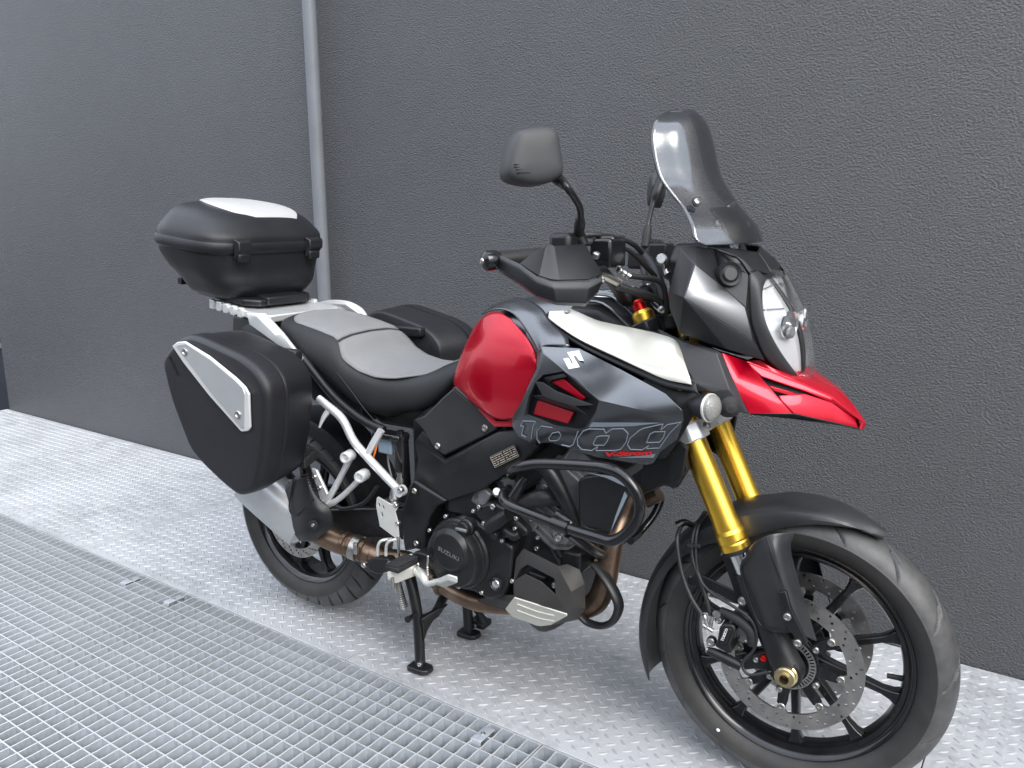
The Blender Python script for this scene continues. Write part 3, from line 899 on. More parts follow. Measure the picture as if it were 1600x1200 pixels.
# lower triple clamp (silver) and upper clamp (black)
tc0 = fa + fdir * .272
cl = []
lcl = rings('lower_clamp', [[(tc0.x + fdir.x * h + c * r_x, y, tc0.z + fdir.z * h + 0 * c) for (c, y, r_x) in pts] for h, pts in ((0, None),)] if False else
    [[V(tc0.x, 0, tc0.z) + V(fdir.x, 0, fdir.z) * h + V(fdir.z, 0, -fdir.x) * a + V(0, b_, 0) for a, b_ in
      [(.040, -.09), (.034, -.125), (.010, -.142), (-.022, -.138), (-.040, -.110), (-.052, -.05), (-.052, .05), (-.040, .110), (-.022, .138), (.010, .142), (.034, .125), (.040, .09), (.016, .05), (.016, -.05)]] for h in (-.020, .022)],
    'silver_paint', bike, bevel=.004)
st(lcl)
bolt(SP(1106, 663, -.127), (fdir.z, -.3, -fdir.x), .0075, lcl)
tc1 = fa + fdir * .545
ucl = rings('upper_clamp', [[V(tc1.x, 0, tc1.z) + V(fdir.x, 0, fdir.z) * h + V(fdir.z, 0, -fdir.x) * a + V(0, b_, 0) for a, b_ in
      [(.036, -.08), (.034, -.115), (.012, -.136), (-.022, -.134), (-.042, -.104), (-.060, -.05), (-.060, .05), (-.042, .104), (-.022, .134), (.012, .136), (.034, .115), (.036, .08), (.012, .05), (.012, -.05)]] for h in (-.042, -.008)],
    'frame_black', bike, bevel=.004)
st(ucl)
bolt(SP(1034, 484, -.140), (.5, -.85, 0), .0085, ucl)
stem = lathe('steering_stem', [(.026, -.30), (.026, .0), (.016, .004), (.016, .016), (0, .016)], V(tc1.x, 0, tc1.z) + V(fdir.z, 0, -fdir.x) * -.028, fdir, 'frame_black', bike, n=24); st(stem)
# fork guard shells
rows = [[(1166, 864, -.118), (1178, 848, -.140), (1204, 835, -.150), (1243, 832, -.118)],
        [(1152, 890, -.116), (1180, 876, -.152), (1212, 864, -.160), (1236, 856, -.110)],
        [(1162, 920, -.114), (1190, 914, -.152), (1222, 905, -.160), (1246, 900, -.106)],
        [(1174, 952, -.114), (1203, 950, -.148), (1236, 948, -.154), (1261, 950, -.100)],
        [(1186, 980, -.116), (1212, 988, -.144), (1246, 990, -.148), (1277, 1002, -.098)]]
g_ = [[SP(*q) for q in r] for r in rows]
st(*patch('fork_guard', g_, 'guard_plastic', bike, n=6, thick=.003, both=True, bevel=.0008))
for ln in (((1170, 868, -.134), (1158, 892, -.128), (1170, 935, -.130), (1188, 976, -.130), (1212, 984, -.150), (1232, 987, -.154)), ((1198, 838, -.1525), (1206, 866, -.1635), (1220, 905, -.1645), (1228, 922, -.165))):
    st(tube('guard_crease', [SP(*q) for q in ln], .0013, 'plastic', bike, n=6, k=4))
gp = [SP(*q) for q in ((1216, 925, -.166), (1228, 924, -.166), (1235, 950, -.165), (1262, 1006, -.155), (1250, 1010, -.155), (1224, 968, -.163))]
strap = st(prism('guard_bracket', gp, (0, .014, 0), 'frame_black', bike, bevel=.002))
bolt(SP(1230, 964, -.167), (.1, -1, 0), .0088, strap); bolt(SP(1246, 1005, -.159), (.1, -1, 0), .0088, strap)
# sensor ring cover pieces and brake caliper
def tubeS(name, pts, r, material, k=5, n=12, parent=None, **kw):
    return st(tube(name, [SP(*q) for q in pts], r, material, bike, n=n, k=k, **kw))
capts = [SP(x, y, -.128) for x, y in ((1124, 980), (1130, 975), (1146, 977), (1150, 986), (1141, 1006), (1144, 1019), (1139, 1022), (1116, 1010), (1121, 999))]
cap_, cap2 = prism('brake_caliper', capts, (0, .075, 0), 'engine_black', bike, bevel=.004, both=True)
st(cap_, cap2)
pocket = [SP(x, y, -.1275) for x, y in ((1130, 980), (1144, 982), (1136, 1004), (1125, 1008))]
prism('caliper_face', pocket, (0, -.004, 0), 'frame_black', cap_, bevel=.0015)
cu_, cv_ = (SP(1131, 1000, -.133) - SP(1137, 983, -.133)), None
c0_ = SP(1132, 992, -.1325)
tu = (SP(1137, 983, -.1325) - SP(1128, 1006, -.1325)).normalized(); tv = V(0, -1, 0).cross(tu).normalized()
text_mesh('lettering', 'TOKICO', lambda x, y, z: c0_ + tu * x + tv * y + V(0, -z, 0), .0085, 'white_print', cap_)
for q, r in (((1111, 1003, -.115), .011), ((1123, 969, -.11), .009), ((1146, 972, -.112), .009)):
    bolt(SP(*q), (0, -1, 0), r, cap_, kind='dome')
slide = tube('slide_pin', [SP(1106, 1016, -.118), SP(1118, 1021, -.118), SP(1140, 1032, -.118), SP(1158, 1041, -.118)], [.008, .011, .0125, .011], 'engine_black', bike, n=16, k=3); st(slide)
bolt(SP(1105, 1015, -.118), (-1, 0, .3), .0065, slide)
arm_ = st(prism('caliper_bracket', [SP(x, y, -.112) for x, y in ((1158, 1034), (1180, 1022), (1200, 1015), (1218, 1020), (1222, 1050), (1200, 1050), (1180, 1046), (1160, 1048))], (0, .018, 0), 'engine_black', bike, bevel=.004))
bolt(SP(1181, 1031, -.114), (0, -1, 0), .0068, arm_); bolt(SP(1202, 1057, -.114), (0, -1, 0), .0065, arm_)
bolt(SP(1193, 1029, -.117), (0, -1, 0), .0075, arm_, material='red_anodised')
up_ = tubeS('upper_slide', [(1126, 954, -.11), (1150, 966, -.115), (1172, 985, -.118), (1176, 1008, -.118)], [.009, .012, .0125, .010], 'rubber', n=16)
lathe('banjo', [(0, -.01), (.009, -.01), (.009, .008), (0, .008)], SP(1121, 958, -.12), (0, -1, 0), 'bolt_steel', cap_, n=16)
for q0, q1 in (((1098, 976, -.12), (1114, 986, -.12)), ((1100, 960, -.12), (1104, 975, -.12)), ((1112, 962, -.12), (1110, 976, -.12))):
    lathe('hose_fitting', [(0, 0), (.0055, 0), (.0068, .004), (.0068, .01), (.0052, .012), (.0052, .026), (0, .026)], SP(*q0), SP(*q1) - SP(*q0), 'bolt_steel', cap_, n=10)
tubeS('brake_hose', [(1063, 824, -.06), (1058, 845, -.085), (1064, 890, -.10), (1078, 930, -.11), (1095, 958, -.118)], .0052, 'hose')
tubeS('brake_hose', [(1102, 800, -.03), (1085, 830, -.08), (1082, 870, -.10), (1094, 905, -.11), (1105, 940, -.115), (1110, 962, -.118)], .0050, 'hose')
tubeS('sensor_cable', [(1108, 798, -.03), (1092, 822, -.08), (1087, 855, -.10), (1092, 900, -.11), (1110, 925, -.118), (1140, 944, -.125), (1170, 965, -.128), (1182, 990, -.125), (1178, 1015, -.124), (1160, 1036, -.126), (1170, 1054, -.128), (1200, 1050, -.122)], .0034, 'hose')
for q in ((1080, 852, -.1), (1090, 852, -.1)):
    box('hose_clip', SP(*q), (.016, .014, .008), 'hose', fw, bevel=.001)
hb = st(tube('hose_bracket', [SP(1058, 822, -.055), SP(1070, 816, -.045), SP(1086, 822, -.03)], [.011, .008, .006], 'frame_black', bike, n=12, k=4))

# front fender: a channel that follows the tyre
def fender():
    secs = []
    TH0, TH1 = 62, 204
    for i in range(41):
        t = i / 40; th = rad(TH0 + (TH1 - TH0) * t)
        deg = TH0 + (TH1 - TH0) * t
        w = .073
        if deg < 96: w = .016 + .057 * math.sin(min(1, (deg - 61) / 30) * math.pi / 2)
        if deg > 188: w = .073 - .012 * (deg - 188) / 16
        crown = .356 + (.004 if deg < 100 else 0) + .018 * max(0, (deg - 150) / 54) - .010 * max(0, (78 - deg) / 18)
        skirt = np.interp(deg, [60, 70, 85, 95, 108, 118, 128, 145, 165, 180, 196, 204], [.344, .338, .322, .306, .288, .284, .302, .318, .326, .330, .338, .352])
        row = []
        for s in np.linspace(-1, 1, 17):
            a = abs(s)
            if a < .72: rr = crown - .016 * (a / .72) ** 2.2; y = w * .93 * (a / .72)
            else:
                q = (a - .72) / .28; rr = crown - .016 + (skirt - (crown - .016)) * q; y = w * (.93 + .07 * min(1, q * 2))
            y = math.copysign(y, s)
            row.append((rr * math.cos(th), y, rr * math.sin(th)))
        secs.append(row)
    verts = [V(*p) for r in secs for p in r]
    faces = orient(verts, gridfaces(len(secs), 17), V(0, 0, 1))
    return mesh('front_fender', verts, faces, 'guard_plastic', bike, ang=50, solid=.003, bevel=.0008)
fen = st(fender())
for side in (-1, 1):
    # struts between the fender and the fork leg
    def ms(p): return V(p.x, p.y * -side, p.z)
    for poly in (((1128, 866), (1140, 864), (1158, 905), (1164, 935), (1150, 930), (1142, 905)), ((1075, 902), (1095, 896), (1140, 918), (1150, 925), (1160, 945), (1140, 936), (1110, 920), (1076, 912))):
        prism('fender_stay', [ms(SP(x, y, -.088)) for x, y in poly], (0, -.006 * side * -1, 0), 'plastic', fen, bevel=.0015)
    for q in ((1130, 866), (1139, 885), (1080, 903), (1113, 913)):
        bolt(ms(SP(*q, -.0905)), (0, side, 0), .0055, fen)
    if side == -1: bolt(SP(1160, 939, -.118), (0, -1, 0), .011, fen, material='steel')

# ------------------------------------------------------------------ beak, nose panels, headlight, screen
k0, k1, k2, k3, k4 = P(1128, 551, -.170), P(1166, 564, -.130), P(1238, 592, -.080), P(1300, 620, -.045), P(1346, 658, -.014)
tip, tipb = P(1354, 662, 0), P(1349, 672, 0)
b0, b1, b2, b3 = P(1172, 648, -.165), P(1240, 648, -.115), P(1300, 661, -.055), P(1342, 672, -.012)
d1, d2 = P(1207, 610, -.125), P(1147, 600, -.172)
d3 = P(1222, 628, -.122)
t0_, t1_, t2_, t3_ = P(1215, 560, 0), P(1262, 582, 0), P(1300, 602, 0), P(1330, 628, 0)
k1b = P(1135, 546, -.150)
verts = [k0, k1, k2, k3, k4, tip, tipb, b0, b1, b2, b3, d1, d2, t0_, t1_, t2_, t3_, d3]
I = dict(zip('k0 k1 k2 k3 k4 tip tipb b0 b1 b2 b3 d1 d2 t0 t1 t2 t3 d3'.split(), range(18)))
def F(*s): return tuple(I[x] for x in s)
bf = [F('k0', 'k1', 'd1', 'd2'), F('d2', 'd1', 'd3', 'b1', 'b0')]
verts = verts
# side blade, ridge and top
bk = facets('beak', [*verts], bf + [F('k1', 't0', 't1', 'k2'), F('k2', 't1', 't2', 'k3'), F('k3', 't2', 't3', 'k4'), F('k4', 't3', 'tip'), F('tip', 'tipb', 'b3', 'k4')], 'red_paint', bike, thick=.003, bevel=.0012, both=True, hint=(.3, -1, .6))
# lower flank in front of the slots
s0, s1, s2, s3 = P(1217, 618, -.122), P(1258, 615, -.080), P(1300, 629, -.046), P(1337, 654, -.014)
facets('beak_flank', [s0, s1, s2, s3, b3 + V(0, .001, .001), b2, b1 + V(0, .001, .002), d3], [(0, 1, 5, 6, 7), (1, 2, 5), (2, 3, 4, 5)], 'red_paint', bike, thick=.004, bevel=.002, both=True, hint=(.2, -1, .2))
# ridge bar under the ridge line and the slat between the slots
r0_, r1_ = P(1183, 582, -.127), P(1235, 607, -.078)
facets('beak_ridge', [k1 + V(0, -.001, -.001), k2 + V(0, -.001, -.001), k3 + V(0, -.001, -.001), k4, s3, P(1300, 630, -.046), P(1262, 613, -.072), P(1190, 588, -.125)], [(0, 1, 6, 7), (1, 2, 5, 6), (2, 3, 4, 5)], 'red_paint', bike, thick=.004, bevel=.002, both=True, hint=(.2, -1, .3))
prism('beak_slat', [P(1203, 603, -.122), P(1240, 614, -.095), P(1262, 624, -.074), P(1250, 623, -.085), P(1210, 611, -.120)], (-.004, .010, 0), 'red_paint', bike, bevel=.001, both=True)
prism('slot_backing', [P(1180, 578, -.105), P(1262, 612, -.060), P(1270, 626, -.055), P(1216, 630, -.095)], (-.004, .006, 0), 'plastic', bike, bevel=0, both=True)
# underside tray
facets('beak_underside', [b0, b1, b2, b3, tipb, V(tipb.x - .12, 0, tipb.z + .02), V(b0.x, 0, b0.z + .03)], [(0, 1, 2, 3, 4, 5, 6)], 'plastic', bike, thick=.003, bevel=0, both=True, hint=(0, 0, -1))

# nose side panel between the cream cover and the beak
q0, q1, q2, q3 = P(1027, 513, -.145), P(1060, 528, -.152), P(1121, 547, -.176), P(1128, 552, -.176)
q4, q5, q6, q7, q8 = P(1171, 648, -.170), P(1146, 641, -.19), P(1112, 613, -.212), P(1087, 612, -.222), P(1086, 598, -.226)
q9, q10, q11 = P(1066, 534, -.166), P(1119, 552, -.19), P(1140, 609, -.198)
q12 = P(1079, 586, -.222)
np_ = facets('nose_panel', [q0, q1, q2, q3, q4, q5, q6, q7, q8, q9, q10, q11, q12], [(1, 2, 10, 9), (2, 3, 10), (3, 4, 11, 10), (9, 10, 11, 12), (12, 11, 6, 8), (8, 6, 7), (11, 4, 5, 6), (0, 1, 9), (0, 9, 12)], 'plastic_grey', bike, thick=.004, bevel=.0025, both=True, hint=(.2, -1, .2))

# nose cowl
c0, c1, c2, c3 = P(1062, 387, -.185), P(1088, 383, -.150), P(1087, 413, -.200), P(1116, 390, -.120)
c4, c6, c7, c8 = P(1044, 456, -.212), P(1069, 466, -.232), P(1046, 483, -.206), P(1062, 521, -.200)
c10, c11, c12, c13, c14 = P(1165, 480, -.150), P(1177, 533, -.135), P(1196, 564, -.110), P(1136, 546, -.168), P(1131, 450, -.150)
c5 = P(1061, 463, -.230); c2b = P(1080, 408, -.198)
e0, e1, e2, e3 = P(1170, 430, -.112), P(1172, 500, -.118), P(1186, 546, -.108), P(1152, 398, -.092)
vs_ = [c0, c1, c2, c3, c4, c6, c7, c8, c10, c11, c12, c13, c14, c5, c2b, e0, e1, e2, e3]
J = dict(zip('c0 c1 c2 c3 c4 c6 c7 c8 c10 c11 c12 c13 c14 c5 c2b e0 e1 e2 e3'.split(), range(19)))
def G(*s): return tuple(J[x] for x in s)
facets('nose_cowl', vs_, [G('c0', 'c4', 'c5', 'c2b'), G('c2b', 'c5', 'c6', 'c2'), G('c6', 'c5', 'c4', 'c7', 'c8'), G('c6', 'c8', 'c13'), G('c6', 'c13', 'c12', 'c11'), G('c0', 'c2b', 'c2', 'c1'), G('c1', 'c2', 'c14', 'c3')], 'plastic', bike, thick=.004, bevel=.0025, both=True, hint=(.3, -1, .2))
facets('cowl_insert', [c2, c6, c11, c10, c14], [(0, 1, 2, 3, 4)], 'paint_insert', bike, thick=.004, bevel=.002, both=True, hint=(.3, -1, .2))
facets('cowl_cheek', [c14, c10, c11, c12, e2, e1, e0, e3, c3], [(8, 0, 7), (8, 7, 6), (0, 1, 6, 7), (1, 2, 5, 6), (2, 3, 4, 5)][1:] + [(0, 8, 7)], 'plastic', bike, thick=.004, bevel=.002, both=True, hint=(.6, -1, .2))
# round blanking cap beside the headlight
for s in (-1, 1):
    pc = P(1141, 428, -.142); pc = V(pc.x, pc.y * -s, pc.z)
    lathe('marker_cap', [(.0, .004), (.013, .004), (.018, .0), (.024, .003), (.0265, -.004), (.0265, -.016), (0, -.016)][::-1], pc, V(.62, s * .72, .2), 'paint_black', bike, n=32)
# headlight
def hl_center(z):
    return float(np.interp(z, [.940, .96, 1.0, 1.04, 1.08, 1.13, 1.178], [-.004, -.003, -.004, -.010, -.021, -.055, -.100]))
edge_px = [(1196, 437, -.070), (1190, 455, -.096), (1191, 485, -.108), (1200, 515, -.106), (1218, 548, -.082), (1244, 586, -.044)]
ed = [P(*q) for q in edge_px]
rows = []
zc = [1.180, 1.150, 1.100, 1.050, 1.000, .945]
for e, z in zip(ed, zc):
    c = V(hl_center(z), 0, z)
    mid = e.lerp(c, .5) + V(.016, 0, .002)
    row = [e, mid, c, V(mid.x, -mid.y, mid.z), V(e.x, -e.y, e.z)]
    rows.append(row)
head = patch('headlight', rows, 'lens_thin', bike, n=6, thick=.0022, hint=(1, 0, 0))
# dark bezel around it, reflectors and divider behind the lens
bz = []
for e, (x, y, yy) in zip(ed, [(1178, 418, -.088), (1171, 432, -.112), (1172, 495, -.120), (1182, 530, -.116), (1198, 562, -.098), (1238, 594, -.052)]):
    bz.append([P(x, y, yy), P(x, y, yy).lerp(e, .55) + V(.006, -.003, 0), e + V(.001, 0, 0), e + V(-.035, .010, 0)])
patch('headlight_bezel', bz, 'plastic_grey', bike, n=4, thick=.003, both=True, hint=(.5, -1, .2), ang=40)
facets('headlight_brow', [P(1178, 418, -.088), P(1185, 412, 0), P(1207, 430, 0) + V(.004, 0, .002), P(1196, 437, -.070)], [(0, 1, 2, 3)], 'plastic', bike, thick=.006, bevel=.002, both=True, hint=(1, 0, .5))
back = [[V(p.x - .040 - .020 * (1 - abs(j - 2) / 2), p.y * .95, p.z) for j, p in enumerate(r)] for r in rows]
patch('reflector_back', back, 'plastic', head, n=5, thick=.002, hint=(1, 0, 0))
def lensp(i, f, inset):
    """point of the lens at row i, f = 0 outer edge .. 1 centre line, set back by inset"""
    r = rows[i]; p = r[0].lerp(r[1], f * 2) if f < .5 else r[1].lerp(r[2], f * 2 - 1)
    return V(p.x - inset, p.y, p.z)
for s in (-1, 1):
    mm_ = (lambda p: p) if s == -1 else (lambda p: V(p.x, -p.y, p.z))
    grid = [[mm_(lensp(i, f, q)) for f, q in ((.05, .008), (.30, .022), (.58, .028), (.88, .022))] for i in range(6)]
    patch('reflector_shell', grid, 'reflector', head, n=2, nr=2, thick=.0015, hint=(1, s * .3, 0), ang=4)
    o_ = mm_(lensp(3, .48, .014) + V(0, 0, .012))
    ax_h = V(.93, s * .30, -.05)
    prof = [(.002, -.020)] + [(.027 * math.sqrt(t), -.020 + .020 * t) for t in (.1, .25, .45, .7, 1.0)] + [(.0295, .001), (.0295, -.003)]
    lathe('reflector_bowl', prof, o_, ax_h, 'chrome', head, n=28)
    lathe('bulb', [(0, .004), (.005, .001), (.006, -.016), (.006, -.02)], o_, ax_h, 'chrome', head, n=16)
    lathe('bowl_shade', [(.0, -.002), (.012, -.002), (.012, .004), (0, .006)], o_ + V(.002, 0, -.016), ax_h, 'engine_grey', head, n=20)
    for i, z_ in ((1, .004), (2, .006)):
        q0, q1 = mm_(lensp(i, .10, .010)), mm_(lensp(i, .70, .022))
        tube('reflector_step', [q0, q1], .0016, 'engine_grey', head, n=6)
spine = [[lensp(i, .90, .018), lensp(i, 1, .016), V(lensp(i, .90, .018).x, -lensp(i, .90, .018).y, lensp(i, .90, .018).z)] for i in range(6)]
patch('reflector_divider', spine, 'paint_black', head, n=4, thick=.004, hint=(1, 0, 0))
# instrument pod behind the nose
rings('instrument_pod', [[V(x, y, z) for y, z in ((-.085, 1.135), (.085, 1.135), (.095, 1.20), (.06, 1.235), (-.06, 1.235), (-.095, 1.20))] for x in (-.30, -.215)], 'plastic', bike, bevel=.008)
facets('inner_cowl', [c0 + V(.004, .006, -.002), c4 + V(.004, .006, 0), c7 + V(.01, .008, 0), V(-.20, -.06, 1.06), V(-.18, -.06, 1.22), c1 + V(0, .006, -.004)], [(0, 1, 2, 3, 4, 5)], 'plastic', bike, thick=.004, bevel=0, both=True, hint=(-1, 0, 0))
# windscreen
wr = [((1048, 171), 1085, .055), ((1030, 181), 1096, .100), ((1021, 196), 1104, .127), ((1018, 222), 1110, .143), ((1028, 272), 1121, .148), ((1050, 304), 1138, .146), ((1067, 325), 1152, .146), ((1080, 352), 1174, .158), ((1085, 374), 1184, .165), ((1102, 383), 1187, .150)]
rows = []
for (px_, py_), fx_, w in wr:
    e = P(px_, py_, -w); bl = P(fx_ - 2, py_ + 6, 0).x - e.x
    prof = [(-1, 0, 0), (-.78, .36, 0), (-.55, .72, .001), (-.30, .94, .002), (0, 1, .002), (.30, .94, .002), (.55, .72, .001), (.78, .36, 0), (1, 0, 0)]
    rows.append([V(e.x + bl * f, w * s, e.z + h) for s, f, h in prof])
wrows = rows
ws = patch('windscreen', rows, 'smoked', bike, n=5, nr=5, thick=.0035, hint=(1, 0, 0), ang=60)
for (x, y, yy) in ((1089, 315, -.128), (1122, 349, -.092), (1140, 324, .105)):
    pq = P(x, y, yy)
    bolt(pq, (.75, -.5, .3), .0075, ws, kind='dome'); lathe('rubber_washer', [(0, -.004), (.010, -.004), (.010, .0), (0, .0)], pq, (.75, -.5, .3), 'rubber', ws, n=18)
wl = P(1165, 352, .02) + V(.004, -.002, 0)
text_mesh('lettering', 'SUZUKI', lambda x, y, z: wl + V(-.25, .95, .0).normalized() * x * .6 + V(-.35, -.1, .93).normalized() * y + V(.8, .3, .3) * (z + .004), .014, 'white_print', ws, depth=.0004)
# dark carrier behind the screen foot
patch('screen_carrier', [[V(p.x - .014, p.y * .95, p.z) for p in r[2:-2]] for r in wrows[6:]], 'paint_black', bike, n=4, thick=.004, hint=(1, 0, 0), ang=60)
patch('nose_top', [[P(*q) for q in r] for r in ([(1108, 386, -.122), (1148, 388, -.085), (1184, 394, 0)], [(1128, 392, -.118), (1160, 400, -.088), (1196, 411, 0)], [(1153, 402, -.104), (1172, 412, -.088), (1203, 423, 0)], [(1172, 428, -.110), (1184, 423, -.085), (1208, 431, 0)])], 'plastic', bike, n=4, thick=.004, both=True, hint=(.4, -.4, 1))

# turn signals
cR = P(1109, 637, -.240); axR = V(.95, -.28, .05).normalized()
for s in (-1, 1):
    if s == -1: c_, axd, tw = cR, axR, (lambda p: p)
    else:
        rf = lambda p: MS @ V((MSi @ p).x, -(MSi @ p).y, (MSi @ p).z)
        c_ = rf(cR); axd = (rf(cR + axR) - c_).normalized(); tw = rf
    ts = lathe('turn_signal', [(0, -.050), (.010, -.048), (.019, -.034), (.0255, -.016), (.0275, .0), (.0275, .002), (0, .002)], c_, axd, 'plastic', bike, n=36)
    lathe('lens', [(.0265, .0), (.0275, .003), (.0255, .010), (.017, .016), (.008, .0185), (0, .019)], c_, axd, 'lens_signal', ts, n=36)
    lathe('lens_ring', [(.0275, -.002), (.0290, -.001), (.0290, .003), (.0272, .004)], c_, axd, 'white_metal', ts, n=36)
    tube('stalk', [tw(cR + axR * -.03), tw(cR + axR * -.03 + V(0, .03, .005)), tw(cR + axR * -.02 + V(.02, .075, .012))], [.013, .010, .012], 'rubber', ts, n=14, k=4)
pm = P(1140, 635, -.20)
lathe('signal_mount', [(0, -.01), (.024, -.01), (.021, .008), (.012, .016), (0, .018)], pm, V(.5, -.8, .1), 'rubber', bike, n=28)

# ------------------------------------------------------------------ tank, side fairings, cream covers
def sect(x, zt, w, zs, ws_, zb, wb):
    """half section of the tank: top centre, shoulder, side, bottom; mirrored to a closed ring"""
    h = [(0, zt), (w * .45, zt - .004), (w * .8, zt - .020), (w, zt - .05), (ws_, zs), (ws_ * .98, (zs + zb) / 2), (wb, zb)]
    ring = [V(x, -a, b_) for a, b_ in h] + [V(x, a, b_) for a, b_ in reversed(h[1:])]
    return ring
tank = rings('fuel_tank', [sect(-.905, .895, .07, .86, .09, .80, .08), sect(-.86, .960, .095, .90, .115, .80, .10), sect(-.80, 1.030, .115, .93, .140, .79, .12), sect(-.73, 1.085, .130, .95, .165, .78, .14),
    sect(-.65, 1.108, .138, .97, .185, .78, .15), sect(-.56, 1.110, .130, .98, .190, .78, .15), sect(-.47, 1.098, .110, .97, .180, .78, .14), sect(-.40, 1.060, .085, .95, .150, .78, .12)], 'paint_grey', bike, n=4)
lathe('filler_cap', [(.044, -.006), (.044, .004), (.040, .008), (.012, .009), (0, .009)], V(-.52, 0, 1.106), (.1, 0, 1), 'silver', tank, n=40)
# raised ribs of the tank top in front of the filler
for s in (-1, 1):
    for (ya, yb, zz) in ((.050, .085, 0), (.095, .120, -.012)):
        prism('tank_rib', [V(-.53, s * ya, 1.112 + zz), V(-.45, s * (ya + .008), 1.112 + zz), V(-.375, s * (ya + .015), 1.062 + zz), V(-.375, s * (yb + .015), 1.045 + zz), V(-.45, s * (yb + .008), 1.092 + zz), V(-.53, s * yb, 1.094 + zz)], (0, 0, -.05), 'paint_black', tank, bevel=.006)
        tube('rib_highlight_edge', [V(-.525, s * ya, 1.112 + zz), V(-.45, s * (ya + .009), 1.112 + zz), V(-.38, s * (ya + .016), 1.064 + zz)], .0035, 'paint_grey', tank, n=8, k=4)
# glossy red knee panels
coons('knee_panel', [P(*q) for q in ((740, 512, -.132), (758, 492, -.140), (778, 487, -.156), (798, 498, -.180))], [P(*q) for q in ((710, 609, -.150), (740, 632, -.182), (772, 655, -.204), (806, 656, -.222))],
      [P(*q) for q in ((740, 512, -.132), (722, 550, -.146), (709, 590, -.150), (710, 609, -.150))], [P(*q) for q in ((798, 498, -.180), (824, 530, -.220), (838, 566, -.240), (826, 612, -.238), (806, 656, -.222))], (0, -.019, -.004), 'red_paint', bike, n=30, both=True, ang=60)
facets('knee_panel_lip', [P(745, 638, -.176), P(775, 659, -.196), P(803, 658, -.213), P(800, 667, -.208), P(772, 667, -.192)], [(0, 1, 4), (1, 2, 3, 4)], 'red_paint', bike, thick=.004, bevel=.0015, both=True)
# dark shoulder that frames the red panel
rows = [[P(*q) for q in r] for r in (
    [(751, 491, -.112), (773, 483, -.134), (797, 487, -.160), (816, 508, -.192), (836, 541, -.232), (842, 556, -.244)],
    [(770, 477, -.100), (795, 472, -.125), (822, 484, -.160), (838, 504, -.192), (848, 526, -.226), (850, 540, -.244)],
    [(788, 469, -.080), (815, 465, -.110), (845, 480, -.145), (862, 504, -.180), (885, 524, -.205), (890, 540, -.226)])]
patch('tank_shoulder', rows, 'paint_grey', bike, n=5, thick=.003, both=True, ang=50)
# side fairing: upper (emblem) facet, flank with the lettering, and the frame of the vent
v10, v8, v6 = P(849, 552, -.256), P(936, 626, -.284), P(1068, 655, -.236)
pe0 = P(905, 545, -.222)
EM = onp(v10, v8, pe0); EMv = onp(v8, v6, P(970, 577, -.232))
w4 = v8
b3_, b7_ = P(934, 715, -.232), P(1058, 687, -.222)
SD = onp(v8, v6, b3_)
pts = dict(v1=P(846, 541, -.247), v10=v10, v9=P(900, 592, -.278), v8=v8, v6=v6, v2=P(905, 544, -.222), v3=P(970, 577, -.232), v4=P(1040, 615, -.238), v5=P(1066, 641, -.238), v7=SD(1000, 641),
           n0=P(838, 575, -.243), n1=P(839, 550, -.244), n2=P(825, 604, -.246), n3=P(812, 633, -.243), n4=P(801, 650, -.238), n5=P(800, 667, -.236), n6=P(810, 682, -.233),
           w0=P(826, 619, -.252), w1=P(836, 597, -.256), w2=P(848, 585, -.262), w3=P(880, 579, -.272), w5=SD(931, 644), w6=SD(914, 670), w7=SD(902, 673), w8=P(866, 667, -.258), w9=P(819, 649, -.248),
           b1=P(830, 693, -.232), b2=P(862, 692, -.242), b3=b3_, b4=SD(1010, 727), b5=SD(1021, 724), b6=SD(1032, 706), b7=SD(1058, 687))
K = list(pts); PV = [pts[k] for k in K]
def H(*s): return tuple(K.index(x) for x in s)
facets('side_fairing', PV, [H('v10', 'v2', 'v9'), H('v9', 'v2', 'v3', 'v8'), H('v8', 'v3', 'v4', 'v7'), H('v7', 'v4', 'v5', 'v6'), H('v1', 'v2', 'v10'),
    H('n1', 'v1', 'v10'), H('n0', 'n1', 'v10', 'w2', 'w1'), H('v10', 'v9', 'w3', 'w2'), H('v9', 'v8', 'w3'), H('n0', 'w1', 'w0', 'n2'), H('n2', 'w0', 'w9', 'n3'), H('n3', 'w9', 'n4'), H('n4', 'w9', 'n5'), H('n5', 'w9', 'n6'),
    H('n6', 'w9', 'w8', 'b1'), H('b1', 'w8', 'b2'), H('w8', 'w7', 'b3', 'b2'), H('w7', 'w6', 'b3'), H('v8', 'v7', 'b4', 'b3', 'w6', 'w5'), H('v7', 'v6', 'b7', 'b6', 'b5', 'b4')], 'paint_grey', bike, thick=.004, bevel=.003, both=True, seg=3, hint=(0, -1, .2))
# vent recess: walls and floor
vk = ['w0', 'w1', 'w2', 'w3', 'v8', 'w5', 'w6', 'w7', 'w8', 'w9']
ring = [pts[k] for k in vk]; inner = [p + V(0, .020, 0) for p in ring]
kk = len(ring)
facets('vent_recess', ring + inner, [(i, (i + 1) % kk, kk + (i + 1) % kk, kk + i) for i in range(kk)] + [tuple(range(kk, 2 * kk))], 'plastic', bike, thick=.002, bevel=0, both=True, hint=(0, -1, 0), off=1)
VP_ = onp(pts['w1'] + V(0, .016, 0), v8 + V(0, .016, 0), pts['w8'] + V(0, .016, 0))
def flat_poly(name, pl, px, material, t=.003, both=True, more=0., parent=None, bevel=.0008):
    q = [pl(x, y, more) for x, y in px]
    return prism(name, q, -pl.n * t, material, parent or bike, bevel=bevel, both=both)
flat_poly('vent_insert', VP_, [(862, 597), (880, 592), (914, 622), (908, 625)], 'red_paint', t=.006, more=.006)
flat_poly('vent_insert', VP_, [(840, 626), (896, 645), (887, 662), (833, 647)], 'red_vent', t=.006, more=.004)
